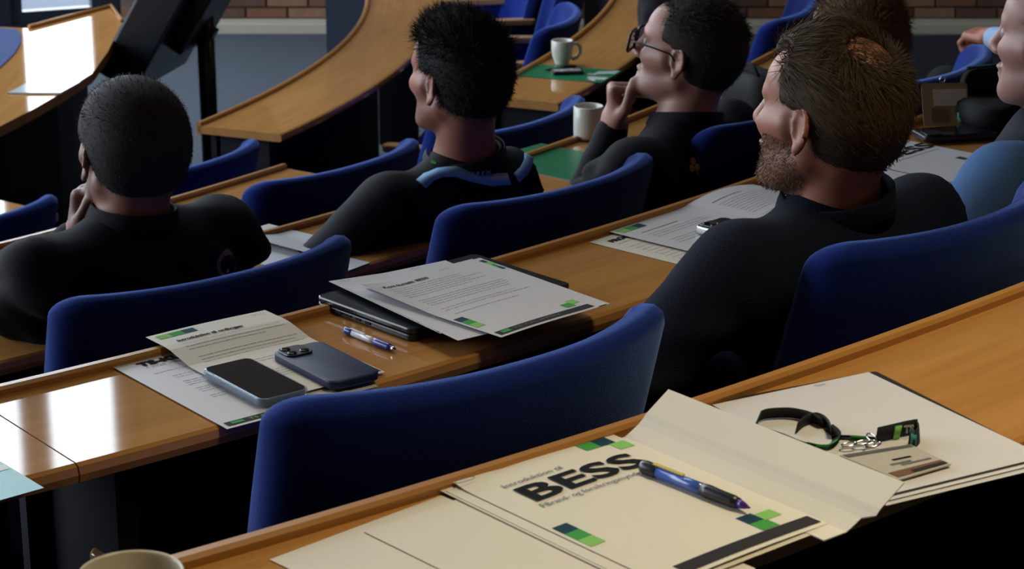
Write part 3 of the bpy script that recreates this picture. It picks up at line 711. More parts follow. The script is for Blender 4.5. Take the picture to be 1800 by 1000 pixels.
    # --- jacket
    def clothing(name, m, extra, sleeves=True, col=collar, step=.0095):
        shw_ = shw if sleeves else shw-.065
        j = Field(axis(-.46, .46, step), axis(lo[1]-.04, .64, step), axis(pv.z-.16, S.z+.16, step))
        e_ = extra
        j.cap(pv+Vector((0, 0, -.02)), S+Vector((0, -.0, -.14)), .125+e_+girth, .118+e_+girth*.5, .06)
        j.ell(tuple(S+Vector((0, .01, -.13))), (.185+girth+e_, .112+e_, .17), .05)
        j.cap(S+Vector((-shw_+.02, 0, -.035)), S+Vector((shw_-.02, 0, -.035)), .072+e_, .072+e_, .07)
        j.cap(S+Vector((-.09, -.01, -.005)), S+Vector((.09, -.01, -.005)), .055+e_, .055+e_, .05)
        j.cap(S, neck_b+Vector((0, 0, -.015)), .085+e_, .068+e_, .05)
        for s in (-1, 1):
            sj, e, w, d = A[s]
            if sleeves:
                j.cap(sj, e, .066+e_, .054+e_, .05); j.cap(e, w.lerp(e, .06), .052+e_, .036+e_, .03)
                for tt in (.25, .5, .75): # cuffs of bunched cloth near the elbow
                    q = sj.lerp(e, tt); j.ell(tuple(q+Vector((0, -.006, 0))), (.068+e_, .064+e_, .022), .02)
        nd = (neck_t-neck_b).normalized()
        V, Q = j.mesh(); V = smooth_mesh(V, Q, 2, .5); N = normals(V, Q)
        a = folds*.0045; x, y, z = V.T
        up = np.clip((z-(S.z-.35))/.2, 0, 1)*np.clip((S.z+.02-z)/.05, .1, 1)
        q = np.sin(x*38+z*22+3*np.sin(y*14+z*9))*.6+np.sin(y*52-z*31+2.4*np.sin(x*19))*.5+np.sin((x+z)*71+2*np.sin(y*30))*.25
        shb = np.exp(-((np.abs(x-S.x)-shw)**2)/.006)*1.3+.35
        V = V+N*(a*q*shb*up)[:, None]
        # mask the collar free of folds
        return V, Q, np_mesh(name, V, Q, m, P)
    JV, JQ, jo = clothing('jacket', jacket_m, 0)
    if vest: clothing('vest', vest, .012, sleeves=False, col=False)
    bv = BVHTree.FromPolygons([Vector(v) for v in JV], [tuple(map(int, q)) for q in JQ])
    # --- trousers and shoes
    t = Field(axis(-.3, .3, .014), axis(pv.y-.2, pv.y+.62, .014), axis(0, pv.z+.16, .014))
    for s in (-1, 1):
        kn = pv+Vector((s*.12, .42, .02)); an = Vector((s*.12, pv.y+.34, .09))
        t.cap(pv+Vector((s*.08, 0, -.005)), kn, .088, .064, .04); t.cap(kn, an, .062, .046, .03)
        sh_ = slab('shoe', [(s*.12+x_, an.y+.06+y_) for x_, y_ in rrect(.095, .28, .044)], .002, .075, BLACKP, P, bev=.02, smooth=True)
    t.ell(tuple(pv), (.17, .13, .10), .04)
    TV, TQ = t.mesh(); np_mesh('trousers', TV, TQ, mat('trousers_%02d' % int(trousers[0]*1000+trousers[2]*100), trousers, .85, .2), P)
    return dict(P=P, W=W, H=H, S=S, bvh=bv, hc=hc, neck=(neck_b, neck_t))
EYEW = mat('eye_white', (.34, .31, .30), .35, .3); EYED = mat('iris', (.03, .035, .05), .1, .6)
def heading(u, ang):  # ang: degrees the face turns left from the line of sight at column u
    return ang-math.degrees(math.atan((u-900)/FPX))
JK = mat('black_jacket', (.008, .009, .014), .8, .18, sheen=.04, bump=.5, bscale=500)
JK2 = mat('navy_fleece', (.007, .010, .022), .92, .12, sheen=.12, bump=.8, bscale=400)
SHIRT = mat('chambray_shirt', (.06, .13, .30), .85, .2, noise=.12, nscale=300, bump=.4, bscale=700)
VEST = mat('charcoal_vest', (.016, .018, .026), .85, .2, bump=.4, bscale=300)
def seat_at(row, phi, off=-.27): return pol(RR[row-1]+off-.30, phi, FZ[row])
# bearded man, right of centre
hd = at(1459, 204, FZ[1]+1.035)
M4 = person('bearded man with thinning brown hair, black jacket, watching leftwards in the right foreground', seat_at(1, -45.4, -.42), -45.4+90-4, hd, heading(1459, 57),
    skin_mat('ruddy_skin', (.42, .175, .115), (.12, .085, .06)), hair_mat('brown_hair', (.065, .042, .024)), JK2,
    dict(t=.008, line=.072, top=.014, bald=(-.012, -.064, .116, .036, .036, .030), crown=(-.012, -.062, .11), ltop=.026, lside=.010, n=15000, comb=(0, -1.0, -.7), comb_top=(.05, -.9, .1), lift=.12, jit=.16, temples=True),
    hpitch=4, hroll=2, sh=(.02, .0, -.185), shw=.20, stub=.55, beard=dict(n=9000, l=.0042, m=hair_mat('grey_beard', (.22, .16, .11))), chin=1.04, width=1.0, folds=.7, trousers=(.02, .022, .03))
# left man, short dark hair, fist at his chin
hd = at(231, 262, FZ[2]+1.035)
M1 = person('man with cropped dark grey hair and black jacket at left, hand at his chin', seat_at(2, -48.1, -.53), -48.1+90+2, hd, heading(231, 24),
    skin_mat('fair_skin', (.36, .18, .14)), hair_mat('dark_hair', (.040, .036, .037)), JK,
    dict(t=.010, line=.072, ltop=.008, lside=.005, n=12000, comb=(0, -.3, -.5), comb_top=(.05, .5, .1), lift=.2, jit=.2, sw=.0009, nape=-.012),
    hpitch=2, sh=(-.01, .0, -.18), shw=.195, width=1.07, girth=.04, folds=4, stub=.7,
    arms={-1: dict(es=(-.20, .26, -.17), wh=(-.055, .105, -.175), hf=(.1, -.1, 1), hu=(-.5, .9, 0), curl=(70, 80, 50), side=1)})
# man with the lanyard
hd = at(806, 137, FZ[2]+1.035)
M2 = person('man with tousled dark hair and black jacket wearing a pale blue lanyard', seat_at(2, -42.4, -.52), -42.4+90-2, hd, heading(815, 44),
    skin_mat('tanned_skin', (.36, .145, .10)), hair_mat('darkest_hair', (.018, .016, .017)), JK,
    dict(t=.010, line=.07, top=.016, ltop=.026, lside=.010, n=15000, comb=(0, -.35, -.3), comb_top=(.0, .45, .55), lift=.6, jit=.45, nape=-.004),
    hpitch=3, sh=(.025, .01, -.225), shw=.21, girth=.02, stub=.6, folds=.8, width=.97)
# man with glasses
hd = at(1212, 92, FZ[2]+1.03)
M3 = person('man in black-rimmed glasses resting his chin on his hand, black jacket', seat_at(2, -38.0, -.5), -38+90+6, hd, heading(1212, 70),
    skin_mat('pale_skin', (.40, .205, .165)), hair_mat('dark_brown_hair', (.035, .026, .022)), JK,
    dict(t=.008, line=.078, ltop=.016, lside=.006, n=12000, comb=(0, -.5, -.3), comb_top=(.05, -.3, .2), lift=.3, temples=True),
    hpitch=11, sh=(-.015, -.0, -.20), shw=.215, girth=.03, stub=.35, folds=2.4,
    arms={-1: dict(es=(-.13, .20, -.20), wh=(-.012, .128, -.198), hf=(.0, .05, 1), hu=(-.5, .8, 0), curl=(92, 100, 60), side=1)})
# man at the right edge
hd = at(1866, 70, FZ[1]+1.035)
M5 = person('grey-haired man in a blue shirt and dark grey vest cut off by the right edge', seat_at(1, -41.0, -.42), -41+90+2, hd, heading(1866, 68),
    skin_mat('light_skin', (.38, .21, .18)), hair_mat('grey_hair', (.16, .15, .15)), SHIRT,
    dict(t=.005, line=.078, ltop=.010, lside=.005, n=9000, comb=(0, -.4, -.4), comb_top=(.05, .3, .2), lift=.3, temples=True),
    hpitch=2, sh=(.02, .0, -.205), shw=.20, stub=.25, vest=VEST, folds=1.4, width=1.05)
# head behind the bearded man
hd = at(1502, 78, FZ[2]+1.06)
M6 = person('brown-haired person whose head shows only behind the bearded man\'s hair', seat_at(2, -34.6, -.5), -34.6+90, hd, heading(1502, 40),
    MATS['light_skin'], hair_mat('chestnut_hair', (.12, .065, .03)), JK,
    dict(t=.012, line=.068, ltop=.024, lside=.012, n=10000, comb=(0, -.4, -.3), comb_top=(.2, .4, .3), lift=.35), hpitch=3)
# man beyond the glasses wearer, only his dark jacket shows
q_ = seat_at(3, -15.6, -.34)
M8 = person('person in a plain black jacket beyond the glasses wearer, head out of view', q_, -15.6+90, q_+Vector((.0, .0, 1.22)), -15.6+90, MATS['light_skin'], MATS['chestnut_hair'], JK, dict(n=1500),
    arms={-1: dict(es=(-.22, .02, -.26), w=(-.12, .16, .60)), 1: dict(es=(.22, .02, -.26), w=(.12, .16, .60))})
# ------------------------------------------------------------------ emblems, collars and lanyard on the people
def on_cloth(pr, u, v):
    "surface point and normal of the jacket seen at photo pixel (u, v), in the person's frame"
    o = Vector((0, 0, CZ)); d = (at(u, v, 0)-o).normalized(); Wi = pr['W'].inverted()
    lo = Wi @ o; ld = Wi.to_3x3() @ d; h = pr['bvh'].ray_cast(lo, ld); return h[0], h[1]
def emblem(pr, name, u, v, shapes, m, size):
    p, n = on_cloth(pr, u, v)
    if p is None: return
    M = frame_from(p, Vector((0, 0, 1)), n)
    bm = bmesh.new()
    for s in shapes:
        vs = []
        for x, y in s:
            q = M @ Vector((x*size, y*size, .03)); h = pr['bvh'].ray_cast(q, -n); vs.append(bm.verts.new((h[0] if h[0] is not None else q)+n*.0015))
        try: bm.faces.new(vs)
        except ValueError: pass
    me = bpy.data.meshes.new(name); bm.to_mesh(me); bm.free(); return link(name, me, m, pr['P'])
def ringshape(r0, r1, n=40, a0=0, a1=360):
    out = []
    for i in range(n):
        a, b = R(a0+(a1-a0)*i/n), R(a0+(a1-a0)*(i+1)/n); out.append([(r0*math.cos(a), r0*math.sin(a)), (r1*math.cos(a), r1*math.sin(a)), (r1*math.cos(b), r1*math.sin(b)), (r0*math.cos(b), r0*math.sin(b))])
    return out
GREYE = mat('grey_embroidery', (.17, .155, .165), .8, .2); GOLDE = mat('gold_embroidery', (.55, .38, .18), .7, .2)
emblem(M1, 'sleeve_emblem', 402, 470, ringshape(.72, 1, 36), GREYE, .023)
emblem(M1, 'sleeve_emblem', 402, 470, [[(-.2, -.6), (0, -.6), (.35, .55), (.15, .55)]], GOLDE, .023)
pet = [[(c+.42*math.cos(R(a+t))*1.0, s_+.42*math.sin(R(a+t))) for t in range(0, 360, 36)] for a in (90, 210, 330) for c, s_ in [(.5*math.cos(R(a)), .5*math.sin(R(a)))]]
emblem(M3, 'back_emblem', 1217, 282, pet+[[(-.05, -.3), (.05, -.3), (.5, -1.2), (.38, -1.22)]], GOLDE, .020)
def collar(pr, m, h=.038, r=.072, tilt=14, name='collar', th=.006, back=0, rise=.004):
    nb, nt = pr['neck']; ax = (nt-nb).normalized(); M = frame_from(nb+ax*rise, ax, Vector((0, -1, .2)))   # y along the neck, z to the back
    V = []; F = []; n = 40; prof = [(0, 0), (h*.5, -.002), (h, -.006), (h+.002, -.006-th*.5), (h, -.006-th), (h*.5, -.002-th), (0, -th)]
    for i in range(n+1):
        a = R(25+310*i/n); ba = -math.cos(a)                                  # opening at the throat (a = 0)
        for yy, dr in prof:
            rr = r+dr+.004; V.append(M @ Vector((math.sin(a)*rr*1.02, yy*(1+.25*ba)-.012+.012*ba, -math.cos(a)*rr*1.08+back)))
    k = len(prof)
    for i in range(n):
        for q in range(k): l = (q+1) % k; F.append((i*k+q, i*k+l, (i+1)*k+l, (i+1)*k+q))
    F += [tuple(range(k)), tuple(n*k+q for q in range(k-1, -1, -1))]
    o = mesh(name, V, F, m, pr['P'], True); return o, M
collar(M1, JK, .045, .074); collar(M2, JK, .030, .072, rise=.012); collar(M3, JK, .036, .072); collar(M4, JK2, .042, .078); collar(M5, SHIRT, .034, .074); collar(M6, JK)
# lanyard of the man with tousled hair: dark printed neck band with the pale blue ribbon below it
lan, LM = collar(M2, BLACKT, .022, .0775, rise=.024, name='lanyard_neckband', th=.0015)
def neckprint(s, size, a_deg, m, yoff=.004):
    for i, ch in enumerate(s):
        if ch == ' ': continue
        a = R(a_deg-i*size*.80/.084*57.3); r = .0885
        M = LM @ Matrix.Translation((math.sin(a)*r*1.02, yoff+.003, -math.cos(a)*r*1.08)) @ Matrix.Rotation(math.pi-a, 4, 'Y')
        cu = text('lettering', ch, size, WHITEI, M2['P'], (0, 0, 0), bold=.0003)
        for v in cu.data.vertices: v.co = M @ v.co
WHITEI = mat('white_ink', (.6, .6, .62), .5, .3)
neckprint('TS GRUPPEN', .012, 262, WHITEI, .003)
a = R(273); Mx = LM @ Matrix.Translation((math.sin(a)*.090, .012, -math.cos(a)*.094)) @ Matrix.Rotation(math.pi-a, 4, 'Y')
g_ = box('green_logo', (0, 0, 0), (.014, .015, .0008), GREEN, M2['P']); g_.data.transform(Mx)
def cloth_strip(pr, pix, width, m, name, lift=.004):
    "ribbon lying on the jacket through places seen at the given pixels"
    P_ = [on_cloth(pr, *p) for p in pix]; P_ = [(p, n) for p, n in P_ if p is not None]
    pts = []
    for i in range(len(P_)-1):
        for t in range(6): k = t/6; pts.append((P_[i][0].lerp(P_[i+1][0], k), P_[i][1].lerp(P_[i+1][1], k).normalized()))
    pts.append(P_[-1]); V = []; F = []
    for i, (p, n) in enumerate(pts):
        a = pts[max(0, i-1)][0]; b = pts[min(len(pts)-1, i+1)][0]; t = (b-a).normalized(); s = t.cross(n).normalized()
        h = pr['bvh'].find_nearest(p); q = h[0]+h[1]*lift
        for sg, l in ((-1, 0), (1, 0), (1, .0014), (-1, .0014)): V.append(q+s*sg*width/2+n*l)
    for i in range(len(pts)-1):
        for k in range(4): l = (k+1) % 4; F.append((i*4+k, i*4+l, (i+1)*4+l, (i+1)*4+k))
    F += [(3, 2, 1, 0), tuple(len(V)-4+k for k in range(4))]
    return mesh(name, V, F, m, pr['P'], True)
cloth_strip(M2, [(738, 326), (752, 314), (772, 306), (800, 304), (830, 311), (862, 318), (892, 316)], .026, SKYB, 'lanyard_ribbon')
cloth_strip(M2, [(905, 314), (918, 302), (926, 288), (928, 276)], .022, SKYB, 'lanyard_ribbon')
# glasses
H = M3['H']; G = bpy.data.objects.new('glasses', None); COL.objects.link(G)
G['label'] = 'black-rimmed glasses worn by the man with his chin on his hand'; G['category'] = 'glasses'
GM = M3['W'] @ H @ Matrix.Translation((0, .012, .0)); G.matrix_world = GM
for s in (-1, 1):
    o = [(s*.034+x, .112-.10*abs(x+s*.034-0)*.10-abs(s*.034+x)*.12, .0+z) for x, z in rrect(.056, .042, .012, 4)]
    tube('rim', o, .0034, BLACKP, G, 6, closed=True)
    l = mesh('lens', [(x, y, z) for x, y, z in o], [tuple(range(len(o)))], mat('tinted_lens', (.30, .22, .32), .04, .6, alpha=.35), G)
    tube('temple', [(s*.061, .104, .008), (s*.074, .085, .009), (s*.081, .04, .010), (s*.084, .002, .008), (s*.083, -.012, -.004)], .0022, BLACKP, G, 6, flat=.6)
tube('bridge', [(-.010, .113, .003), (0, .117, .007), (.010, .113, .003)], .0022, BLACKP, G, 6)
# the man resting his hands in his lap beside the far aisle
hp = at(1712, 52, FZ[2]+.70)
ang = 70; fw = Vector((-math.sin(R(ang)), math.cos(R(ang)), 0)); rt = Vector((math.cos(R(ang)), math.sin(R(ang)), 0))
rootp = Vector((hp.x, hp.y, 0))-fw*.33; rootp.z = FZ[2]
CUFF = mat('pale_blue_shirt', (.30, .42, .62), .8, .2, noise=.05, nscale=200)
M7 = person('person in pale blue shirt and dark trousers, hands joined, head out of view', rootp, ang, rootp+Vector((0, 0, 1.20)), ang, MATS['ruddy_skin'], hair_mat('dark_hair', (.02, .02, .02)), CUFF,
    dict(n=1500), trousers=(.016, .018, .016), arms={-1: dict(e=(-.24, .10, .70), w=(-.055, .27, .69), hf=(.7, 1, 0), hu=(-.2, 0, 1), curl=(45, 60, 30), side=1), 1: dict(e=(.24, .10, .70), w=(.055, .25, .665), hf=(-.6, 1, 0), hu=(.2, 0, 1), curl=(30, 50, 30), side=-1)})
chair(2, -9, -.42, 'blue tub chair under the person with joined hands, top right', pos=(rootp.x, rootp.y, FZ[2])).rotation_euler = (0, 0, R(ang))

# ------------------------------------------------------------------ printed sheets
def sheet_mesh(name, w, h, fz, m, parent, th=.0005, nx=14, ny=18, x0=0, y0=0):
    V = []; F = []
    for l in (0, 1):
        for jy in range(ny+1):
            for ix in range(nx+1):
                x = x0+w*ix/nx; y = y0-h*jy/ny; V.append((x, y, fz(x, y)+(th if l else 0)))
    k = (nx+1)*(ny+1)
    for jy in range(ny):
        for ix in range(nx):
            a = jy*(nx+1)+ix; F.append((a, a+1, a+nx+2, a+nx+1)); F.append((k+a+nx+1, k+a+nx+2, k+a+1, k+a))
    ring = [i for i in range(nx+1)]+[(nx+1)*j+nx for j in range(1, ny+1)]+[(nx+1)*ny+i for i in range(nx-1, -1, -1)]+[(nx+1)*j for j in range(ny-1, 0, -1)]
    for i in range(len(ring)): a, b = ring[i], ring[(i+1) % len(ring)]; F.append((b, a, k+a, k+b))
    return mesh(name, V, F, m, parent, False)
class Sheet:
    def __init__(s, name, label, tl, tr, z, w=.21, h=.297, m=None, fz=None, cat='paper', group=None, th=.0005, root=None):
        a = at(*tl, z) if not isinstance(tl, Vector) else tl; b = at(*tr, z) if not isinstance(tr, Vector) else tr
        s.fz = fz or (lambda x, y: 0); s.th = th
        s.o = root or thing(name, label, cat, a, math.atan2(b.y-a.y, b.x-a.x), group)
        s.m = sheet_mesh('sheet', w, h, s.fz, m or PAPER, s.o, th); s.w, s.h = w, h
    def drape(s, o, e=.0004):
        for v in o.data.vertices: v.co.z = s.fz(v.co.x+o.location.x, v.co.y+o.location.y)+s.th+e+v.co.z
    def rect(s, x0, y0, x1, y1, m, name='print_block', e=.0004):
        nx = max(1, int(abs(x1-x0)/.012)); ny = max(1, int(abs(y1-y0)/.012)); V = []; F = []
        for j in range(ny+1):
            for i in range(nx+1): V.append((x0+(x1-x0)*i/nx, y0+(y1-y0)*j/ny, 0))
        for j in range(ny):
            for i in range(nx): a = j*(nx+1)+i; F.append((a, a+1, a+nx+2, a+nx+1))
        o = mesh(name, V, F, m, s.o); s.drape(o, e); return o
    def text(s, t, x, y, size, m, bold=0, width=None, name='lettering', e=.0009):
        o = text(name, t, size, m, s.o, (x, y, 0), bold, width); s.drape(o, e); return o
    def lines(s, x0, x1, y0, n, dy, m=GREY_INK, name='small_print', h=.0010, ragged=.25, seed=1):
        r_ = random.Random(seed); V = []; F = []
        for i in range(n):
            y = y0-i*dy; x = x0; end = x1-(x1-x0)*ragged*r_.random() if r_.random() < .5 else x1
            while x < end:
                w = r_.uniform(.004, .013); xe = min(x+w, end); zz = s.fz(x, y)+s.th+.0004; ze = s.fz(xe, y)+s.th+.0004; b = len(V)
                V += [(x, y, zz), (xe, y, ze), (xe, y+h, ze), (x, y+h, zz)]; F.append((b, b+1, b+2, b+3)); x = xe+.0016
        return tag(mesh(name, V, F, m, s.o), kind='stuff')
    def squares(s, seq, z=1):
        for x0, y0, x1, y1, m in seq: s.rect(x0, y0, x1, y1, m, 'colour_square')
zA, zB, zC, zD = DZ[0], DZ[1], DZ[2], DZ[3]
e0 = .0008
# nearest desk: sheets at the bottom edge
Sheet('loose_sheet', 'blank cream sheet lying furthest left on the nearest desk', (474, 984), (742, 884), zA+e0, m=CREAM, h=.30)
Sheet('loose_sheet', 'blank cream sheet slid under the bold-lettered booklet', (640, 935), (850, 862), zA+.0022, m=CREAM, w=.21)
def stack(tl, tr, z, n, dx, dz, label, **k):
    pass
for i, (dx, dy) in enumerate(((-.004, -.006), (.0025, -.008))):
    a = at(780, 858, zA+.004+i*.0008)+Vector((dx, dy, 0)); b = at(1068, 766, zA+.004+i*.0008)+Vector((dx, dy, 0))
    Sheet('booklet_page', ('lower', 'upper')[i]+' of the two cream pages peeking out beneath the bold-lettered cover sheet', a, b, 0, m=CREAM)
fzb = lambda x, y: .0016*math.sin(x*16)+.003*max(0, (y+.03)/.03)**2*max(0, 1-x/.06)
B1 = Sheet('information_sheet', 'cream cover sheet with bold black lettering BESS and green squares, near right', (797, 853), (1072, 764), zA+.0062, m=CREAM, fz=fzb)
B1.text('BESS', .029, -.085, .050, INK, bold=.0012, width=.150, e=.0013)
B1.text('Introduktion til', .030, -.042, .0115, GREY_INK, width=.075, name='small_lettering')
B1.text('Brand- og forsikringsmyndighed', .034, -.101, .0115, GREY_INK, width=.14, name='small_lettering')
B1.text('F', .028, -.101, .013, GREEN, name='small_lettering')
tube('grey_scribble', [(.008+.010*math.cos(R(t))*1.2, -.008+.004*math.sin(R(t)), .005+.0012) for t in range(0, 340, 24)], .0003, GREY_INK, B1.o, 4)
B1.squares([(.176, -.014, .192, -.002, TEALD), (.160, -.026, .176, -.014, GREEN), (.181, -.032, .200, -.017, LGREEN)][:0])
B1.squares([(.170, -.004, .1885, -.0185, TEALD), (.1515, -.0115, .170, -.026, GREEN), (.1885, -.0185, .207, -.033, LGREEN)][:0])
sq = .0185
B1.squares([(.185, -.005, .205, -.023, TEALD), (.163, -.012, .184, -.030, GREEN)][:0])
B1.squares([(.176, -.003, .196, -.021, TEALD), (.156, -.003, .176, -.021, GREEN), (.186, -.021, .206, -.039, LGREEN)])
B1.squares([(.004, -.140, .022, -.158, TEALD), (.004, -.158, .022, -.176, GREEN), (.004, -.176, .022, -.194, LGREEN)])
B1.squares([(.148, -.236, .168, -.254, TEALD), (.160, -.272, .170, -.281, TEALD)][:1])
B1.squares([(.128, -.262, .148, -.280, TEALD), (.148, -.254, .170, -.272, GREEN), (.168, -.240, .190, -.256, LGREEN)][1:])
B1.rect(.03, -.273, .206, -.291, CHARC, 'dark_band')
# cream folder with its pocket flap standing up
fa = at(1098, 771, zA+.004); fb = at(1488, 938, zA+.004); d_ = (fb-fa).normalized()
fo = thing('presentation_folder', 'open cream card folder whose flap stands up right of the bold-lettered sheet', 'folder', fa, math.atan2(d_.y, d_.x))
Lf = (fb-fa).length; fl = .066; up_ = R(42)
V = []; F = []; prof = [(-.03, .0), (0, .0)]+[(math.cos(up_*min(1, t*2.2))*fl*t, math.sin(up_)*fl*t) for t in [i/8 for i in range(1, 9)]]
n = 12
for l in (0, .0012):
    for i in range(n+1):
        for yy, zz in prof:
            x = Lf*i/n
            if yy > .02 and i == n: x += (.012 if yy < .05 else .0)
            V.append((x+(.012*yy/.05 if yy > 0 else 0), yy, zz+l+.0008))
k = len(prof); tot = (n+1)*k
for i in range(n):
    for q in range(k-1):
        a = i*k+q; F.append((a, a+1, a+k+1, a+k)); F.append((tot+a+k, tot+a+k+1, tot+a+1, tot+a))
rg = [q for q in range(k)]+[i*k+k-1 for i in range(1, n+1)]+[n*k+q for q in range(k-2, -1, -1)]+[i*k for i in range(n-1, 0, -1)]
for i in range(len(rg)): a, b = rg[i], rg[(i+1) % len(rg)]; F.append((a, b, tot+b, tot+a))
mesh('flap', V, F, CREAM, fo, False)
# sheets to the right, beneath the folder flap
bk = thing('dark_folder', 'thin dark folder peeking out under the white sheets at the near edge, right', 'folder', at(1262, 706, zA+e0), math.atan2(at(1485, 664, zA).y-at(1262, 706, zA).y, at(1485, 664, zA).x-at(1262, 706, zA).x))
slab('cover', [(x+.105, y-.152) for x, y in rrect(.205, .303, .004, 2)], 0, .0014, CHARC, bk)
fzw = lambda x, y: .0012*math.sin(y*14)+.012*max(0, (-y-.20)/.1)**2*max(0, 1-x/.12)
W1 = Sheet('loose_sheet', 'lower of the two white sheets under the lanyard and badge', at(1248, 716, zA+.0026), at(1482, 668, zA+.0026), 0, m=PAPER, h=.302)
W2 = Sheet('loose_sheet', 'white sheet with a dark line along its foot, carrying the lanyard', (1252, 712), (1487, 663), zA+.0042, m=PAPER)
W2.text('Notes', .130, -.010, .0065, GREY_INK, name='small_lettering', width=.013)
W2.rect(.0, -.2865, .209, -.291, CHARC, 'dark_band')
# pens
def pen(a, b, r, m_body, m_grip, m_tip, label, clip=True, window=None, cap=None):
    a = Vector(a); b = Vector(b); L = (b-a).length; d = (b-a).normalized()
    o = thing('ballpoint_pen', label, 'pen', a, math.atan2(d.y, d.x))
    def seg(name, prof, m):
        V = []; F = []; s = 14
        for x, rr in prof:
            for k in range(s): an = 2*math.pi*k/s; V.append((x, rr*math.cos(an), r+rr*math.sin(an)))
        for i in range(len(prof)-1):
            for k in range(s): l = (k+1) % s; F.append((i*s+k, (i+1)*s+k, (i+1)*s+l, i*s+l))
        F += [tuple(range(s)), tuple((len(prof)-1)*s+k for k in range(s-1, -1, -1))]
        return mesh(name, V, F, m, o, True)
    seg('push_cap', [(0, r*.55), (.002, r*.95), (L*.05, r*1.08), (L*.15, r*1.02), (L*.16, r*.95)], cap or m_grip)
    seg('barrel', [(L*.155, r*.9), (L*.5, r*.93), (L*.6, r*.93)], m_body)
    seg('grip', [(L*.58, r*.96), (L*.63, r*1.08), (L*.72, r*.98), (L*.85, r*.96), (L*.90, r*.8)], m_grip)
    seg('tip', [(L*.895, r*.78), (L*.95, r*.5), (L*.985, r*.22), (L, r*.1)], m_tip)
    if clip: box('clip', (L*.26, 0, r*2.08), (L*.28, r*.7, r*.18), window or m_grip, o, bev=.0003)
    return o
pen(at(1127, 829, zA+.0082), at(1318, 904, zA+.0082), .0066, BLUET, BLACKP, mat('violet_tip', (.06, .02, .22), .2, .5), 'stout blue pen with black grip and yellow clip on the bold-lettered sheet', window=YELLOW)
pen(at(606, 586, zB+e0), at(698, 622, zB+e0), .0055, CLEARP, BLUEP, CHROME, 'clear and blue ballpoint pen on the desk in front of the laptop', clip=True, window=CLEARP)
pen(at(1013, 119, zD+.004), at(957, 126, zD+.004), .0045, BLACKP, BLACKP, BLACKP, 'slim black pen on the green folder beside the white mug')
# lanyard with badge on the white sheet
zl = zA+.0052
Ln = thing('lanyard', 'black webbing lanyard with green marks coiled on the white sheet, badge attached', 'lanyard', at(1480, 770, zl))
def ribbon(pix, wd_, m, name, lean=.25, lifts=None):
    P_ = [at(u, v, zl+.0) for u, v in pix]; P2 = []
    for i in range(len(P_)-1):
        p0 = P_[max(0, i-1)]; p1, p2 = P_[i], P_[i+1]; p3 = P_[min(len(P_)-1, i+2)]
        for t in [k/6 for k in range(6)]:
            P2.append(.5*((2*p1)+(p2-p0)*t+(2*p0-5*p1+4*p2-p3)*t*t+(3*p1-p0-3*p2+p3)*t**3))
    P2.append(P_[-1]); V = []; F = []
    for i, p in enumerate(P2):
        t = (P2[min(i+1, len(P2)-1)]-P2[max(0, i-1)]).normalized(); s = t.cross(Vector((0, 0, 1))); k = i/(len(P2)-1)
        lf = lifts[0]*(1-k)+lifts[1]*k if lifts else 0
        for b, l in ((0, 0), (wd_, 0), (wd_, .0012), (0, .0012)):
            V.append(p+Vector((0, 0, 1))*(b*math.cos(lean)+lf)+s*(b*math.sin(lean)+l)-Ln.location)
    for i in range(len(P2)-1):
        for k in range(4): l = (k+1) % 4; F.append((i*4+k, i*4+l, (i+1)*4+l, (i+1)*4+k))
    F += [(3, 2, 1, 0), tuple(len(V)-4+k for k in range(4))]
    return mesh(name, V, F, m, Ln, True)
ribbon([(1327, 750), (1330, 741), (1350, 735), (1390, 734), (1425, 741), (1450, 752)], .014, BLACKT, 'strap', .35)
ribbon([(1330, 752), (1350, 757), (1385, 768), (1420, 782), (1448, 786), (1460, 778), (1462, 768), (1450, 757)], .010, BLACKT, 'strap', .9)
ribbon([(1397, 762), (1412, 749), (1432, 743), (1450, 748), (1462, 760), (1464, 772)], .013, BLACKT, 'strap', .2)
ribbon([(1462, 768), (1500, 769), (1540, 772)], .008, BLACKT, 'strap', .9)
ribbon([(1425, 783), (1447, 787), (1459, 780)], .0105, GREEN, 'green_mark', .86)
ribbon([(1495, 770), (1525, 772)], .0085, GREEN, 'green_mark', .86)
ribbon([(1538, 778), (1560, 773), (1590, 766), (1608, 763)], .018, BLACKT, 'strap', .15)
ribbon([(1608, 763), (1615, 768), (1617, 778), (1608, 786), (1596, 780)], .017, BLACKT, 'strap', .1)
ribbon([(1569, 772), (1580, 770)], .016, LGREEN, 'green_mark', .22)
ribbon([(1609, 786), (1600, 783)], .013, mat('teal_mark', (.03, .25, .22), .5, .3), 'green_mark', .0)
t_ = text('lettering', 'TS', .011, WHITEI, Ln, (0, 0, 0), bold=.0006)
pa, pb = at(1588, 771, zl)-Ln.location, at(1606, 768, zl)-Ln.location
Mt_ = frame_from(pa+Vector((0, -.0022, .007)), Vector((0, .1, 1)), (pb-pa).cross(Vector((0, 0, 1))))
for v in t_.data.vertices: v.co = Mt_ @ v.co
for (u0, v0, u1, v1) in ((1478, 785, 1505, 778), (1500, 782, 1530, 774), (1520, 786, 1548, 778), (1528, 762, 1536, 775)):
    p_ = at(u0, v0, zl+.004)-Ln.location; q_ = at(u1, v1, zl+.007)-Ln.location; c_ = (p_+q_)/2; ex = (q_-p_)/2; ey = Vector((-ex.y, ex.x, 0)).normalized()*.0045
    tube('clasp', [c_+ex*math.cos(R(t))+ey*math.sin(R(t)) for t in range(0, 360, 24)], .0011, CHROME, Ln, 6, closed=True)
ca = [at(u, v, zl+.002)-Ln.location for u, v in ((1476, 802), (1580, 845), (1672, 818), (1600, 783))]
bm = bmesh.new(); lo_ = [bm.verts.new(p) for p in ca]; hi_ = [bm.verts.new(p+Vector((0, 0, .0014))) for p in ca]
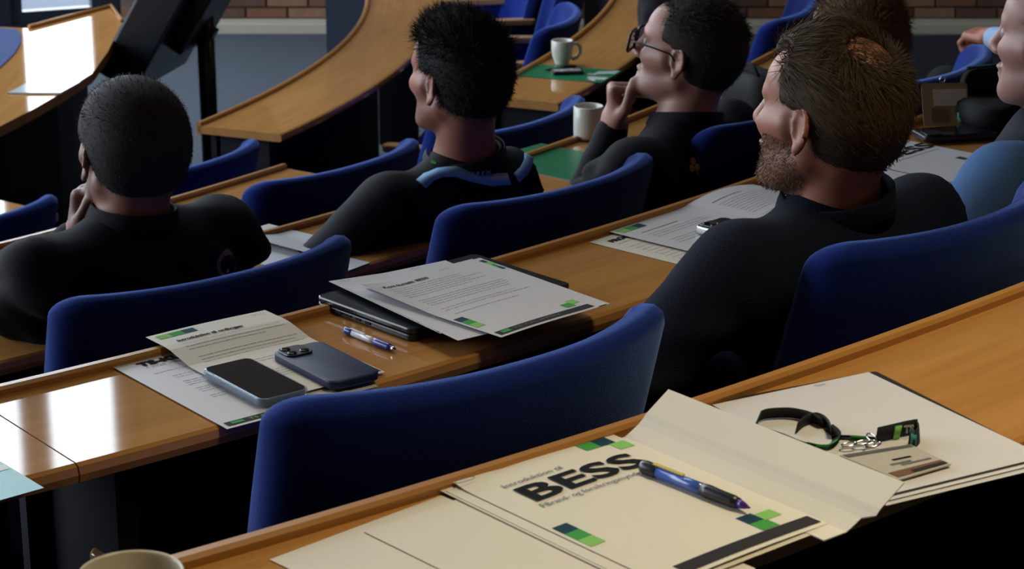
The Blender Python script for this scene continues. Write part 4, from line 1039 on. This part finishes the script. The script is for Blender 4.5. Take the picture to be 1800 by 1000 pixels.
bm.faces.new(lo_[::-1]); bm.faces.new(hi_); [bm.faces.new((lo_[i], lo_[(i+1) % 4], hi_[(i+1) % 4], hi_[i])) for i in range(4)]
from_bm('badge', bm, mat('badge_card', (.46, .43, .38), .3, .5), Ln)
def badge_patch(u0, u1, v0, v1, m, name, e=.0019):
    f_ = lambda s, t: ca[0].lerp(ca[3], s).lerp(ca[1].lerp(ca[2], s), t)+Vector((0, 0, e)); P_ = [f_(u0, v0), f_(u0, v1), f_(u1, v1), f_(u1, v0)]
    return mesh(name, P_, [(0, 1, 2, 3)], m, Ln)
badge_patch(.04, .97, .78, .95, mat('brown_print', (.16, .09, .05), .4, .4), 'brown_band'); badge_patch(.35, .97, .86, .95, CHARC, 'brown_band', .0022)
badge_patch(.02, .98, .02, .12, mat('grey_band', (.10, .10, .11), .4, .4), 'grey_band')
for yy, x0, x1 in ((.42, .42, .72), (.55, .28, .62), (.62, .40, .90)): badge_patch(x0, x1, yy, yy+.05, GREY_INK if yy > .5 else INK, 'small_print')
# ------------------------------------------------------------------ mugs
def mug(p, r, h, m, label, handle=None, taper=.0, ang=0):
    o = thing('mug', label, 'mug', p, R(ang)); t = .0032
    pr_ = [(0, 0), (r*.62, 0), (r*.66, .003), (r*(.80-taper), .010), (r*(.95-taper*.5), h*.3), (r, h*.62), (r, h-.002), (r-t*.4, h), (r-t, h-.002), (r-t, h*.6), (r*.9-t, h*.25), (r*.6, .010), (0, .009)] if taper else \
          [(0, 0), (r*.86, 0), (r*.93, .003), (r*.99, .010), (r, h*.4), (r, h-.002), (r-t*.45, h), (r-t, h-.002), (r-t, h*.4), (r-t, .012), (r*.8, .007), (0, .006)]
    lathe('cup', pr_, m, o, 48)
    tube('handle', [(r-.002, 0, h*.84), (r+.012, 0, h*.86), (r+.022, 0, h*.72), (r+.024, 0, h*.5), (r+.014, 0, h*.3), (r-.004, 0, h*.20)], [.0050]*6, m, o, 10, flat=1.3)
    return o
mug(at(240, 1190, zA+.001), .0425, .093, CERAMB, 'cream mug cut off at the bottom left corner on the nearest desk', ang=-75)
mug(at(1034, 243, zC+.001), .0350, .078, CERAM, 'off-white mug beside the green sheet, left of the glasses wearer\'s elbow', ang=-6)
mug(at(988, 113, zD+.0022), .0345, .078, CERAM, 'small white mug standing on the green folder at top centre', taper=.10, ang=5)
# ------------------------------------------------------------------ second desk: sheets and phones
Sheet('loose_sheet', 'white sheet at the very bottom of the pile under the two phones', (222, 634), (424, 586), zB+e0, m=PAPER, h=.300)
T1 = Sheet('information_sheet', 'white course sheet with bold heading partly hidden, left of the clear-cased phone', (197, 645), (400, 597), zB+.0022, m=PAPER, w=.198)
T1.text('TS-KURSER', .030, -.026, .020, INK, bold=.0012, width=.125)
T1.text('I 2025 udbydes', .034, -.037, .008, GREY_INK, width=.07, name='small_lettering')
for i, (n_, y_) in enumerate(((1, -.062), (2, -.085), (3, -.112), (3, -.145), (2, -.18))): T1.lines(.045 if i else .03, .12, y_, n_, .008, seed=i+3, ragged=.6)
T1.rect(.006, -.277, .15, -.291, CHARC, 'dark_band'); T1.rect(.014, -.280, .032, -.288, GREEN, 'green_logo', .0008)
T1.text('TS GRUPPEN', .04, -.288, .009, LGREEN, width=.07, e=.0009)
fz1 = lambda x, y: .0115*max(0, min(1, (y+.12)/.06))+.001*math.sin(x*20)+.001
I1 = Sheet('information_sheet', 'cream sheet headed in bold with three green squares, lying under the navy phone', (257, 608), (462, 560), zB+.0040, m=CREAM, fz=fz1, w=.196)
I1.squares([(.010, -.008, .030, -.024, LGREEN), (.030, -.008, .050, -.024, GREEN), (.050, -.008, .070, -.024, TEALD)])
I1.text('Introduktion til ordbogen', .024, -.048, .0105, INK, bold=.0005, width=.105)
I1.text('Side 1 af 2', .165, -.014, .005, GREY_INK, name='small_lettering')
I1.lines(.024, .185, -.060, 3, .0085, seed=4); I1.lines(.024, .185, -.100, 3, .0085, seed=5); I1.lines(.024, .06, -.138, 1, .008, INK, seed=8); I1.lines(.024, .19, -.150, 2, .0085, seed=6); I1.lines(.024, .19, -.20, 4, .0085, seed=7)
I1.rect(.145, -.277, .194, -.291, CHARC, 'dark_band'); I1.squares([(.176, -.262, .194, -.277, LGREEN)])
def phone(tl, tr, z, w, L, th, m_body, label, rr=.012):
    a = at(*tl, z); b = at(*tr, z); d = (b-a); o = thing('phone', label, 'phone', a, math.atan2(d.y, d.x)); return o
p0 = at(352, 660, zB+.0065); p1 = at(432, 641, zB+.0065)
ph = thing('phone', 'phone lying screen up in a clear case, dark glass reflecting ribbed lights', 'phone', p0, math.atan2(p1.y-p0.y, p1.x-p0.x))
o_ = lambda w, L, r_: [(x+.038, y-.078) for x, y in rrect(w, L, r_)]
slab('case', o_(.076, .156, .012), 0, .0105, CLEARC, ph, bev=.002, smooth=True)
slab('body', o_(.071, .151, .011), .0012, .0098, mat('steel_blue_edge', (.16, .22, .28), .2, .5, metal=.8), ph, bev=.001, smooth=True)
slab('screen', o_(.069, .149, .010), .0099, .0110, BLACKG, ph)
for s in (0, 1): box('side_button', (.0765, -.03-.02*s, .006), (.001, .010, .003), CHROME, ph)
p0 = at(478, 632, zB+.0065); p1 = at(552, 615, zB+.0065)
ph = thing('phone', 'phone lying face down in a navy case, right of the clear-cased phone', 'phone', p0, math.atan2(p1.y-p0.y, p1.x-p0.x))
slab('case', o_(.078, .158, .014), 0, .0125, NAVYC, ph, bev=.003, smooth=True)
slab('camera_bump', [(x+.024, y-.022) for x, y in rrect(.040, .038, .010)], .0125, .0150, BLACKP, ph, bev=.001)
for dx, dy in ((.014, -.013), (.033, -.031), (.014, -.031)): lathe('lens', [(0, 0), (.0065, 0), (.0065, .0012), (.005, .0016), (0, .0014)], BLACKG, ph, 20).location = (dx, dy, .015)
# laptop and pile
q0 = at(556, 536, zB+.010); q1 = at(850, 462, zB+.010); q0 = at(557, 541, zB+.001); dd = (at(1022, 520, zB+.001)-at(735, 605, zB+.001)).normalized()
lp = thing('laptop', 'closed black laptop under the pile of white sheets', 'laptop', q0, math.atan2(dd.y, dd.x))
slab('base', [(x+.158, y-.106) for x, y in rrect(.316, .216, .010)], 0, .0095, BLACKP, lp, bev=.002)
slab('lid', [(x+.158, y-.106) for x, y in rrect(.316, .216, .010)], .0105, .0185, mat('graphite_lid', (.016, .017, .022), .22, .5), lp, bev=.002)
for s in (-1, 1): box('hinge', (.158+s*.10, .0005, .0098), (.04, .005, .006), CHARC, lp)
for i in range(5): box('port', (-.0005, -.03-.022*i, .0055), (.0015, .012, .004), CHARC, lp)
zt = zB+.0200
U1 = Sheet('loose_sheet', 'white sheet lowest in the laptop pile, its left corner jutting out', at(578, 502, zt), at(772, 462, zt), 0, m=PAPER, fz=lambda x, y: .0015+.005*max(0, 1-x/.1))
U1.text('Navn', .014, -.012, .006, GREY_INK, width=.016, name='small_lettering'); U1.text('Dato', .14, -.012, .006, GREY_INK, width=.016, name='small_lettering')
tube('pen_scribble', [(.060, -.235, .004), (.066, -.215, .004), (.080, -.212, .004), (.095, -.222, .004), (.115, -.210, .004), (.072, -.224, .004), (.110, -.226, .004)], .0004, GREY_INK, U1.o, 4)
U1.rect(.0, -.287, .205, -.292, CHARC, 'dark_band')
Sheet('loose_sheet', 'second white sheet in the laptop pile, just under the lined ones', at(606, 506, zt+.0066), at(800, 466, zt+.0066), 0, m=PAPER, fz=lambda x, y: .0008)
S3 = Sheet('information_sheet', 'white sheet at the back right of the laptop pile with its green squares showing', at(650, 500, zt+.009), at(821, 459, zt+.009), 0, m=PAPER)
S3.squares([(.186, -.012, .206, -.026, TEALD), (.186, -.040, .206, -.054, GREEN), (.190, -.026, .208, -.040, LGREEN), (.186, -.054, .206, -.068, TEALD)])
S3.rect(.12, -.280, .206, -.290, CHARC, 'dark_band')
Sheet('loose_sheet', 'white sheet third from the top of the laptop pile', at(640, 504, zt+.0105), at(808, 461, zt+.0105), 0, m=PAPER)
fz2 = lambda x, y: .010*max(0, 1-x/.07)**2*max(0, 1+y/.16)+.001*math.sin(x*22)+.0012
S1 = Sheet('information_sheet', 'topmost printed sheet on the laptop pile with green squares and a dark foot band', at(632, 512, zt+.0115), at(803, 464, zt+.0115), 0, w=.196, m=PAPER, fz=fz2)
S1.text('Kort fortalt: BESS', .022, -.030, .0105, INK, bold=.0004, width=.088)
S1.text('Side 2 af 2', .15, -.012, .005, GREY_INK, name='small_lettering')
S1.lines(.022, .19, -.042, 6, .0085, seed=14); S1.lines(.022, .19, -.105, 4, .0085, seed=15); S1.lines(.022, .19, -.152, 2, .0085, seed=16); S1.lines(.022, .15, -.180, 1, .0085, seed=17)
S1.squares([(.004, -.196, .021, -.212, TEALD), (.004, -.212, .021, -.228, GREEN), (.004, -.228, .021, -.244, LGREEN)])
S1.rect(.006, -.276, .192, -.291, CHARC, 'dark_band'); S1.rect(.014, -.279, .030, -.288, GREEN, 'green_logo', .0008); S1.text('TS GRUPPEN', .036, -.2875, .009, GREY_INK, width=.09, e=.0009)
S1.squares([(.176, -.246, .192, -.262, LGREEN), (.158, -.254, .176, -.270, GREEN)])
# programme and opened booklet further right
PR = Sheet('information_sheet', 'cream programme sheet sticking out left below the opened booklet', (1036, 426), (1215, 368), zB+e0, m=CREAM)
PR.text('PROGRAM', .022, -.030, .016, INK, bold=.0010, width=.085); PR.lines(.024, .15, -.042, 1, .009, INK, seed=22)
for i in range(9): PR.lines(.024, .18, -.066-.0125*i, 1, .0125, mat('rust_ink', (.25, .10, .06), .6, .2) if i < 5 else GREY_INK, seed=23+i, ragged=.1)
Sheet('loose_sheet', 'thin sheet immediately below the programme sheet', (1042, 420), (1220, 362), zB+.0022, m=CREAM, w=.2, h=.28) if False else None
O1 = Sheet('opened_booklet', 'opened printed booklet between the programme sheet and the bearded man', (1070, 409), (1240, 354), zB+.0030, m=PAPER, h=.297, fz=lambda x, y: .0015+.006*(max(0, (x-.17))/.04)**2*.4, cat='booklet')
O1.squares([(.010, -.006, .030, -.024, LGREEN), (.030, -.006, .050, -.024, GREEN), (.050, -.006, .070, -.024, TEALD)])
O1.lines(.030, .125, -.046, 1, .01, INK, seed=30, h=.0016, ragged=0); O1.lines(.030, .18, -.060, 3, .0095, seed=31); O1.lines(.03, .18, -.105, 3, .0095, seed=32); O1.lines(.03, .10, -.150, 1, .009, INK, seed=33, h=.0016); O1.lines(.03, .18, -.164, 5, .0095, seed=34); O1.lines(.03, .18, -.23, 4, .0095, seed=35)
fz3 = lambda x, y: .003+.010*math.sin(min(1, max(0, (x-.2)/.2))*math.pi)
pg = sheet_mesh('page', .19, .297, fz3, PAPER, O1.o, x0=.208)
O2 = object.__new__(Sheet); O2.o = O1.o; O2.fz = fz3; O2.th = .0005
O2.lines(.235, .32, -.035, 1, .01, INK, seed=40, h=.0016, ragged=0); O2.lines(.235, .385, -.05, 9, .0088, seed=41); O2.lines(.235, .385, -.14, 3, .0088, seed=42); O2.lines(.235, .33, -.18, 2, .0088, seed=43)
O2.squares([(.225, -.205, .240, -.220, TEALD), (.225, -.220, .240, -.235, GREEN)])
p0 = at(1219, 409, zB+.0065); p1 = at(1293, 386, zB+.0065)
ph = thing('phone', 'silver-edged phone with camera bump lying on the opened booklet', 'phone', p0, math.atan2(p1.y-p0.y, p1.x-p0.x))
slab('body', o_(.076, .156, .012), 0, .012, mat('silver_edge', (.6, .62, .64), .25, .5, metal=.9), ph, bev=.002, smooth=True)
slab('back_glass', o_(.070, .150, .010), .0121, .0128, BLACKP, ph)
slab('camera_bump', [(x+.022, y-.024) for x, y in rrect(.036, .036, .008)], .0128, .0155, mat('grey_glass', (.05, .05, .055), .15, .5), ph, bev=.001)
for dx, dy in ((.014, -.015), (.030, -.032), (.014, -.032)): lathe('lens', [(0, 0), (.0062, 0), (.0062, .0012), (.005, .0016), (0, .0014)], BLACKG, ph, 20).location = (dx, dy, .0155)
# behind the bearded man: sheet, phone, bag, badge
K0 = Sheet('loose_sheet', 'white sheet with curled edge below the lettered one, right of the bearded man', (1460, 300), (1600, 235), zB+e0, m=PAPER, w=.21, h=.31, fz=lambda x, y: .001)
K1 = Sheet('information_sheet', 'white sheet with the ends of bold letters beside the black phone', (1478, 280), (1612, 240), zB+.0030, m=PAPER, w=.205, h=.297, fz=lambda x, y: .001)
K1.text('BESS', .060, -.072, .048, INK, bold=.0012, width=.142)
K1.lines(.06, .2, -.088, 1, .01, GREY_INK, seed=50, h=.0018)
K1.squares([(.150, -.150, .166, -.168, TEALD), (.150, -.168, .166, -.186, GREEN), (.150, -.186, .166, -.204, LGREEN)])
p0 = at(1626, 252, zB+.0045); p1 = at(1655, 236, zB+.0045)
ph = thing('phone', 'black phone lying beside the dark bag and badge at right', 'phone', p0, math.atan2(at(1720, 250, zB).y-p0.y, at(1720, 250, zB).x-p0.x)+R(90))
slab('body', o_(.074, .154, .012), 0, .012, BLACKP, ph, bev=.003, smooth=True); slab('screen', o_(.066, .146, .009), .0121, .0127, BLACKG, ph)
slab('camera_bump', [(x+.022, y-.024) for x, y in rrect(.036, .036, .008)], .0127, .0150, BLACKP, ph, bev=.001)
BAGM = mat('black_nylon', (.008, .010, .011), .7, .25, bump=.5, bscale=400); BAGG = mat('dark_green_trim', (.006, .03, .025), .5, .3)
bc = at(1818, 214, zB+.002); bag = thing('laptop_bag', 'soft black laptop bag slumped on the desk behind the leaning badge', 'bag', bc, R(20))
slab('bag_body', [(x+.03, y) for x, y in rrect(.40, .16, .05)], 0, .055, BAGM, bag, bev=.022, smooth=True)
f_ = slab('bag_flap', [(x, y) for x, y in rrect(.38, .085, .03)], -.01, .012, BAGM, bag, bev=.006, smooth=True); f_.rotation_euler = (R(72), 0, R(2)); f_.location = (.05, .055, .062)
tube('zip', [(-.12, .066, .104), (.0, .065, .105), (.22, .062, .103)], .004, BAGG, bag, 8)
tube('strap', [(-.10, -.05, .06), (-.04, -.09, .085), (.03, -.085, .065), (.10, -.09, .08), (.20, -.06, .07)], .006, BAGM, bag, 8, flat=2)
lathe('snap', [(0, 0), (.006, 0), (.005, .003), (0, .004)], CHROME, bag, 12).location = (.035, -.060, .074)
b0 = at(1650, 226, zB+.002); bd = thing('name_badge', 'clear name badge holder with cream card leaning against the black bag', 'badge', b0, R(12))
hold = slab('holder', [(x, y) for x, y in rrect(.092, .088, .006)], -.0015, 0, mat('amber_plastic', (.40, .30, .17), .2, .5), bd)
card = slab('card', [(x+.010, y+.014) for x, y in rrect(.066, .034, .001)], .0002, .0012, CREAM, bd)
sk = slab('sticker', [(x-.014, y-.022) for x, y in rrect(.032, .028, .002)], .0002, .0010, mat('olive_card', (.20, .16, .09), .5, .3), bd)
for o2 in (hold, card, sk): o2.rotation_euler = (R(62), R(0), R(-8)); o2.location = (.02, .02, .043)
tube('green_button', [(.048, .0, .012), (.048, .002, .030)], [.009, .010], mat('mint_plastic', (.10, .42, .34), .3, .5), bd, 12)
tube('ring', [(.02+.006*math.cos(R(t)), .042, .088+.006*math.sin(R(t))) for t in range(0, 360, 40)], .0015, CHROME, bd, 6, closed=True)
# ------------------------------------------------------------------ third and fourth desks
C2 = Sheet('loose_sheet', 'white sheet with lifted edge beside the left man\'s sleeve', (395, 416), (478, 392), zC+.003, m=PAPER, w=.12, h=.27, fz=lambda x, y: .012*max(0, 1-x/.08))
C1 = Sheet('information_sheet', 'white sheet with green squares half hidden behind the chair, third desk', (372, 444), (462, 414), zC+e0, m=PAPER, w=.13, h=.29)
C1.squares([(.108, -.012, .124, -.030, TEALD), (.108, -.030, .124, -.052, GREEN), (.108, -.052, .124, -.074, LGREEN)])
Gs = Sheet('green_sheet', 'plain green sheet on the third desk in front of the off-white mug', (845, 282), (985, 243), zC+.0024, m=GCARD, w=.21, h=.297, th=.001)
Sheet('loose_sheet', 'white sheet peeking out under the green sheet by the off-white mug', (852, 285), (988, 247), zC+e0, m=PAPER, w=.21, h=.303)
p0 = at(903, 133, zD+e0); p1 = at(945, 111, zD+e0)
Gf = Sheet('green_folder', 'green folder with white chevron strokes under the small white mug', p0, p1, 0, m=GCARD, w=.19, h=.29, th=.0012, cat='folder')
for pts in ([(.012, -.262), (.030, -.262), (.052, -.222), (.036, -.222)], [(.036, -.222), (.052, -.222), (.060, -.285), (.042, -.285)], [(.062, -.285), (.078, -.285), (.070, -.222), (.056, -.222)],
            [(.110, -.225), (.126, -.225), (.160, -.285), (.144, -.285)], [(.134, -.225), (.150, -.225), (.182, -.285), (.168, -.285)], [(.100, -.205), (.112, -.205), (.112, -.235), (.100, -.235)]):
    mesh('white_stroke', [(x, y, .0016) for x, y in pts], [(0, 1, 2, 3)], mat('white_print', (.62, .62, .64), .4, .4), Gf.o)
p0 = at(972, 129, zD+.003); cd = thing('card_case', 'small black case with a grey printed card on the green folder', 'case', p0, R(8))
slab('case', [(x+.045, y) for x, y in rrect(.10, .052, .008)], 0, .009, BLACKP, cd, bev=.002); slab('card', [(x+.045, y) for x, y in rrect(.084, .036, .004)], .0092, .0098, mat('grey_card', (.28, .25, .24), .4, .4), cd)
tube('card_ring', [(.045+.018*math.cos(R(t)), .010*math.sin(R(t)), .0103) for t in range(0, 360, 24)], .0012, mat('white_print', (.6, .6, .6)), cd, 4, closed=True)
# leaflet at the far left of the second desk
lf = Sheet('leaflet', 'teal and white leaflet at the left frame edge on the bright desk piece', (-232, 848), (-127, 820), zB+.002, m=mat('teal_paper', (.10, .42, .46), .35, .4), w=.15, h=.15, cat='leaflet', fz=lambda x, y: 0)
for i, y in enumerate((-.02, -.055)): lf.rect(.02, y, .148, y-.016, PAPER, 'white_stripe')
# ------------------------------------------------------------------ black bag by the glasses wearer
c = at(1325, 196, zC+.002); bp_ = thing('shoulder_bag', 'rounded black bag between the glasses wearer and the bearded man', 'bag', c, R(30))
slab('bag_body', rrect(.11, .20, .05), 0, .105, BAGM, bp_, bev=.035, smooth=True); tube('strap', [(-.03, -.07, .085), (-.03, -.03, .125), (-.03, .03, .125), (-.03, .07, .085)], .005, BAGM, bp_, 8)
# ------------------------------------------------------------------ speaker's table, far left
pts = [at(u, v, .74) for u, v in ((0, 222), (60, 191), (110, 162), (162, 129), (190, 90), (214, 39), (195, 13), (125, 31), (52, 50), (0, 47))]
near = [Vector((-2.35, 6.15, .74)), Vector((-2.0, 6.5, .74))]; far = [Vector((-2.75, 8.75, .74)), Vector((-3.3, 8.0, .74)), Vector((-3.1, 7.0, .74))]
ol = near+pts+far; tb = thing('speaker_table', 'wide pale wooden table at upper left glaring with window reflection', 'table', (-2.1, 8.0, 0))
ol2 = [(p.x+2.1, p.y-8.0) for p in ol]
def tabletop(name, outline, z0, z1, m, parent):
    V = [(x, y, z) for z in (z0, z1) for x, y in outline]; n = len(outline)
    F = [tuple(range(n-1, -1, -1)), tuple(range(n, 2*n))]+[(i, (i+1) % n, n+(i+1) % n, n+i) for i in range(n)]
    o = mesh(name, V, F, m, parent); l = o.data.uv_layers.new(name='UVMap')
    for lp_ in o.data.loops: v = o.data.vertices[lp_.vertex_index].co; l.data[lp_.index].uv = (v.y*.9+v.x*.3, v.x)
    bm = bmesh.new(); bm.from_mesh(o.data); bmesh.ops.recalc_face_normals(bm, faces=bm.faces[:]); bm.to_mesh(o.data); bm.free(); return o
tabletop('table_top', ol2, .705, .74, WOOD, tb)
e_ = [(at(u, v, .74)-Vector((-2.1, 8.0, 0))) for u, v in ((214, 39), (195, 13), (125, 31), (52, 50))]
tube('edge_rail', [p+Vector((0, 0, .006)) for p in e_], .010, LIPW, tb, 8)
cxy = [(x*.86-.06, y*.86) for x, y in ol2]
V = [(x, y, z) for z in (.001, .704) for x, y in cxy]; n = len(cxy)
mesh('front_panel', V, [(i, (i+1) % n, n+(i+1) % n, n+i) for i in range(n)], NAVY, tb)
mt = thing('desk_pad', 'dark blue rounded pad lying on the speaker\'s table at the left edge', 'pad', at(0, 80, .7405))
cc = [at(u, v, .7408)-mt.location for u, v in ((-40, 47), (0, 50), (30, 53), (37, 62), (36, 78), (24, 97), (0, 120), (-50, 140), (-90, 100))]
slab('pad', [(p.x, p.y) for p in cc], .0003, .004, mat('blue_felt', (.02, .05, .17), .8, .2, noise=.1, nscale=200), mt)
gs = thing('glass_sheet', 'clear-edged document tray lying in the glare on the speaker\'s table', 'tray', at(75, 155, .741))
cc = [at(u, v, .742)-gs.location for u, v in ((14, 165), (107, 165), (141, 146), (52, 146))]
slab('tray', [(p.x, p.y) for p in cc], .0, .006, mat('pale_plastic', (.5, .58, .62), .08, .6), gs)
# tilted monitor beside the table
mo = thing('tilted_display', 'large black display tilted beside the speaker\'s table, seen from its side', 'display', (-1.27, 8.6, 0), R(-12))
pn = box('display_panel', (0, 0, 0), (.17, .60, .95), mat('black_casing', (.010, .012, .020), .35, .4), mo, bev=.012); pn.location = (.02, 0, .98); pn.rotation_euler = (0, R(31), 0)
box('rear_box', (.115, 0, -.08), (.07, .34, .40), BLACKP, pn, bev=.01)
for i, dz in enumerate((-.2, .05)): box('bracket', (.17, 0, dz), (.05, .05, .07), STEEL, pn, bev=.005)
tube('stand_pole', [(.05, 0, .03), (.05, 0, .85)], .035, BLACKP, mo, 14); slab('stand_base', [(x+.05, y) for x, y in rrect(.55, .5, .06)], .001, .03, BLACKP, mo, bev=.006)
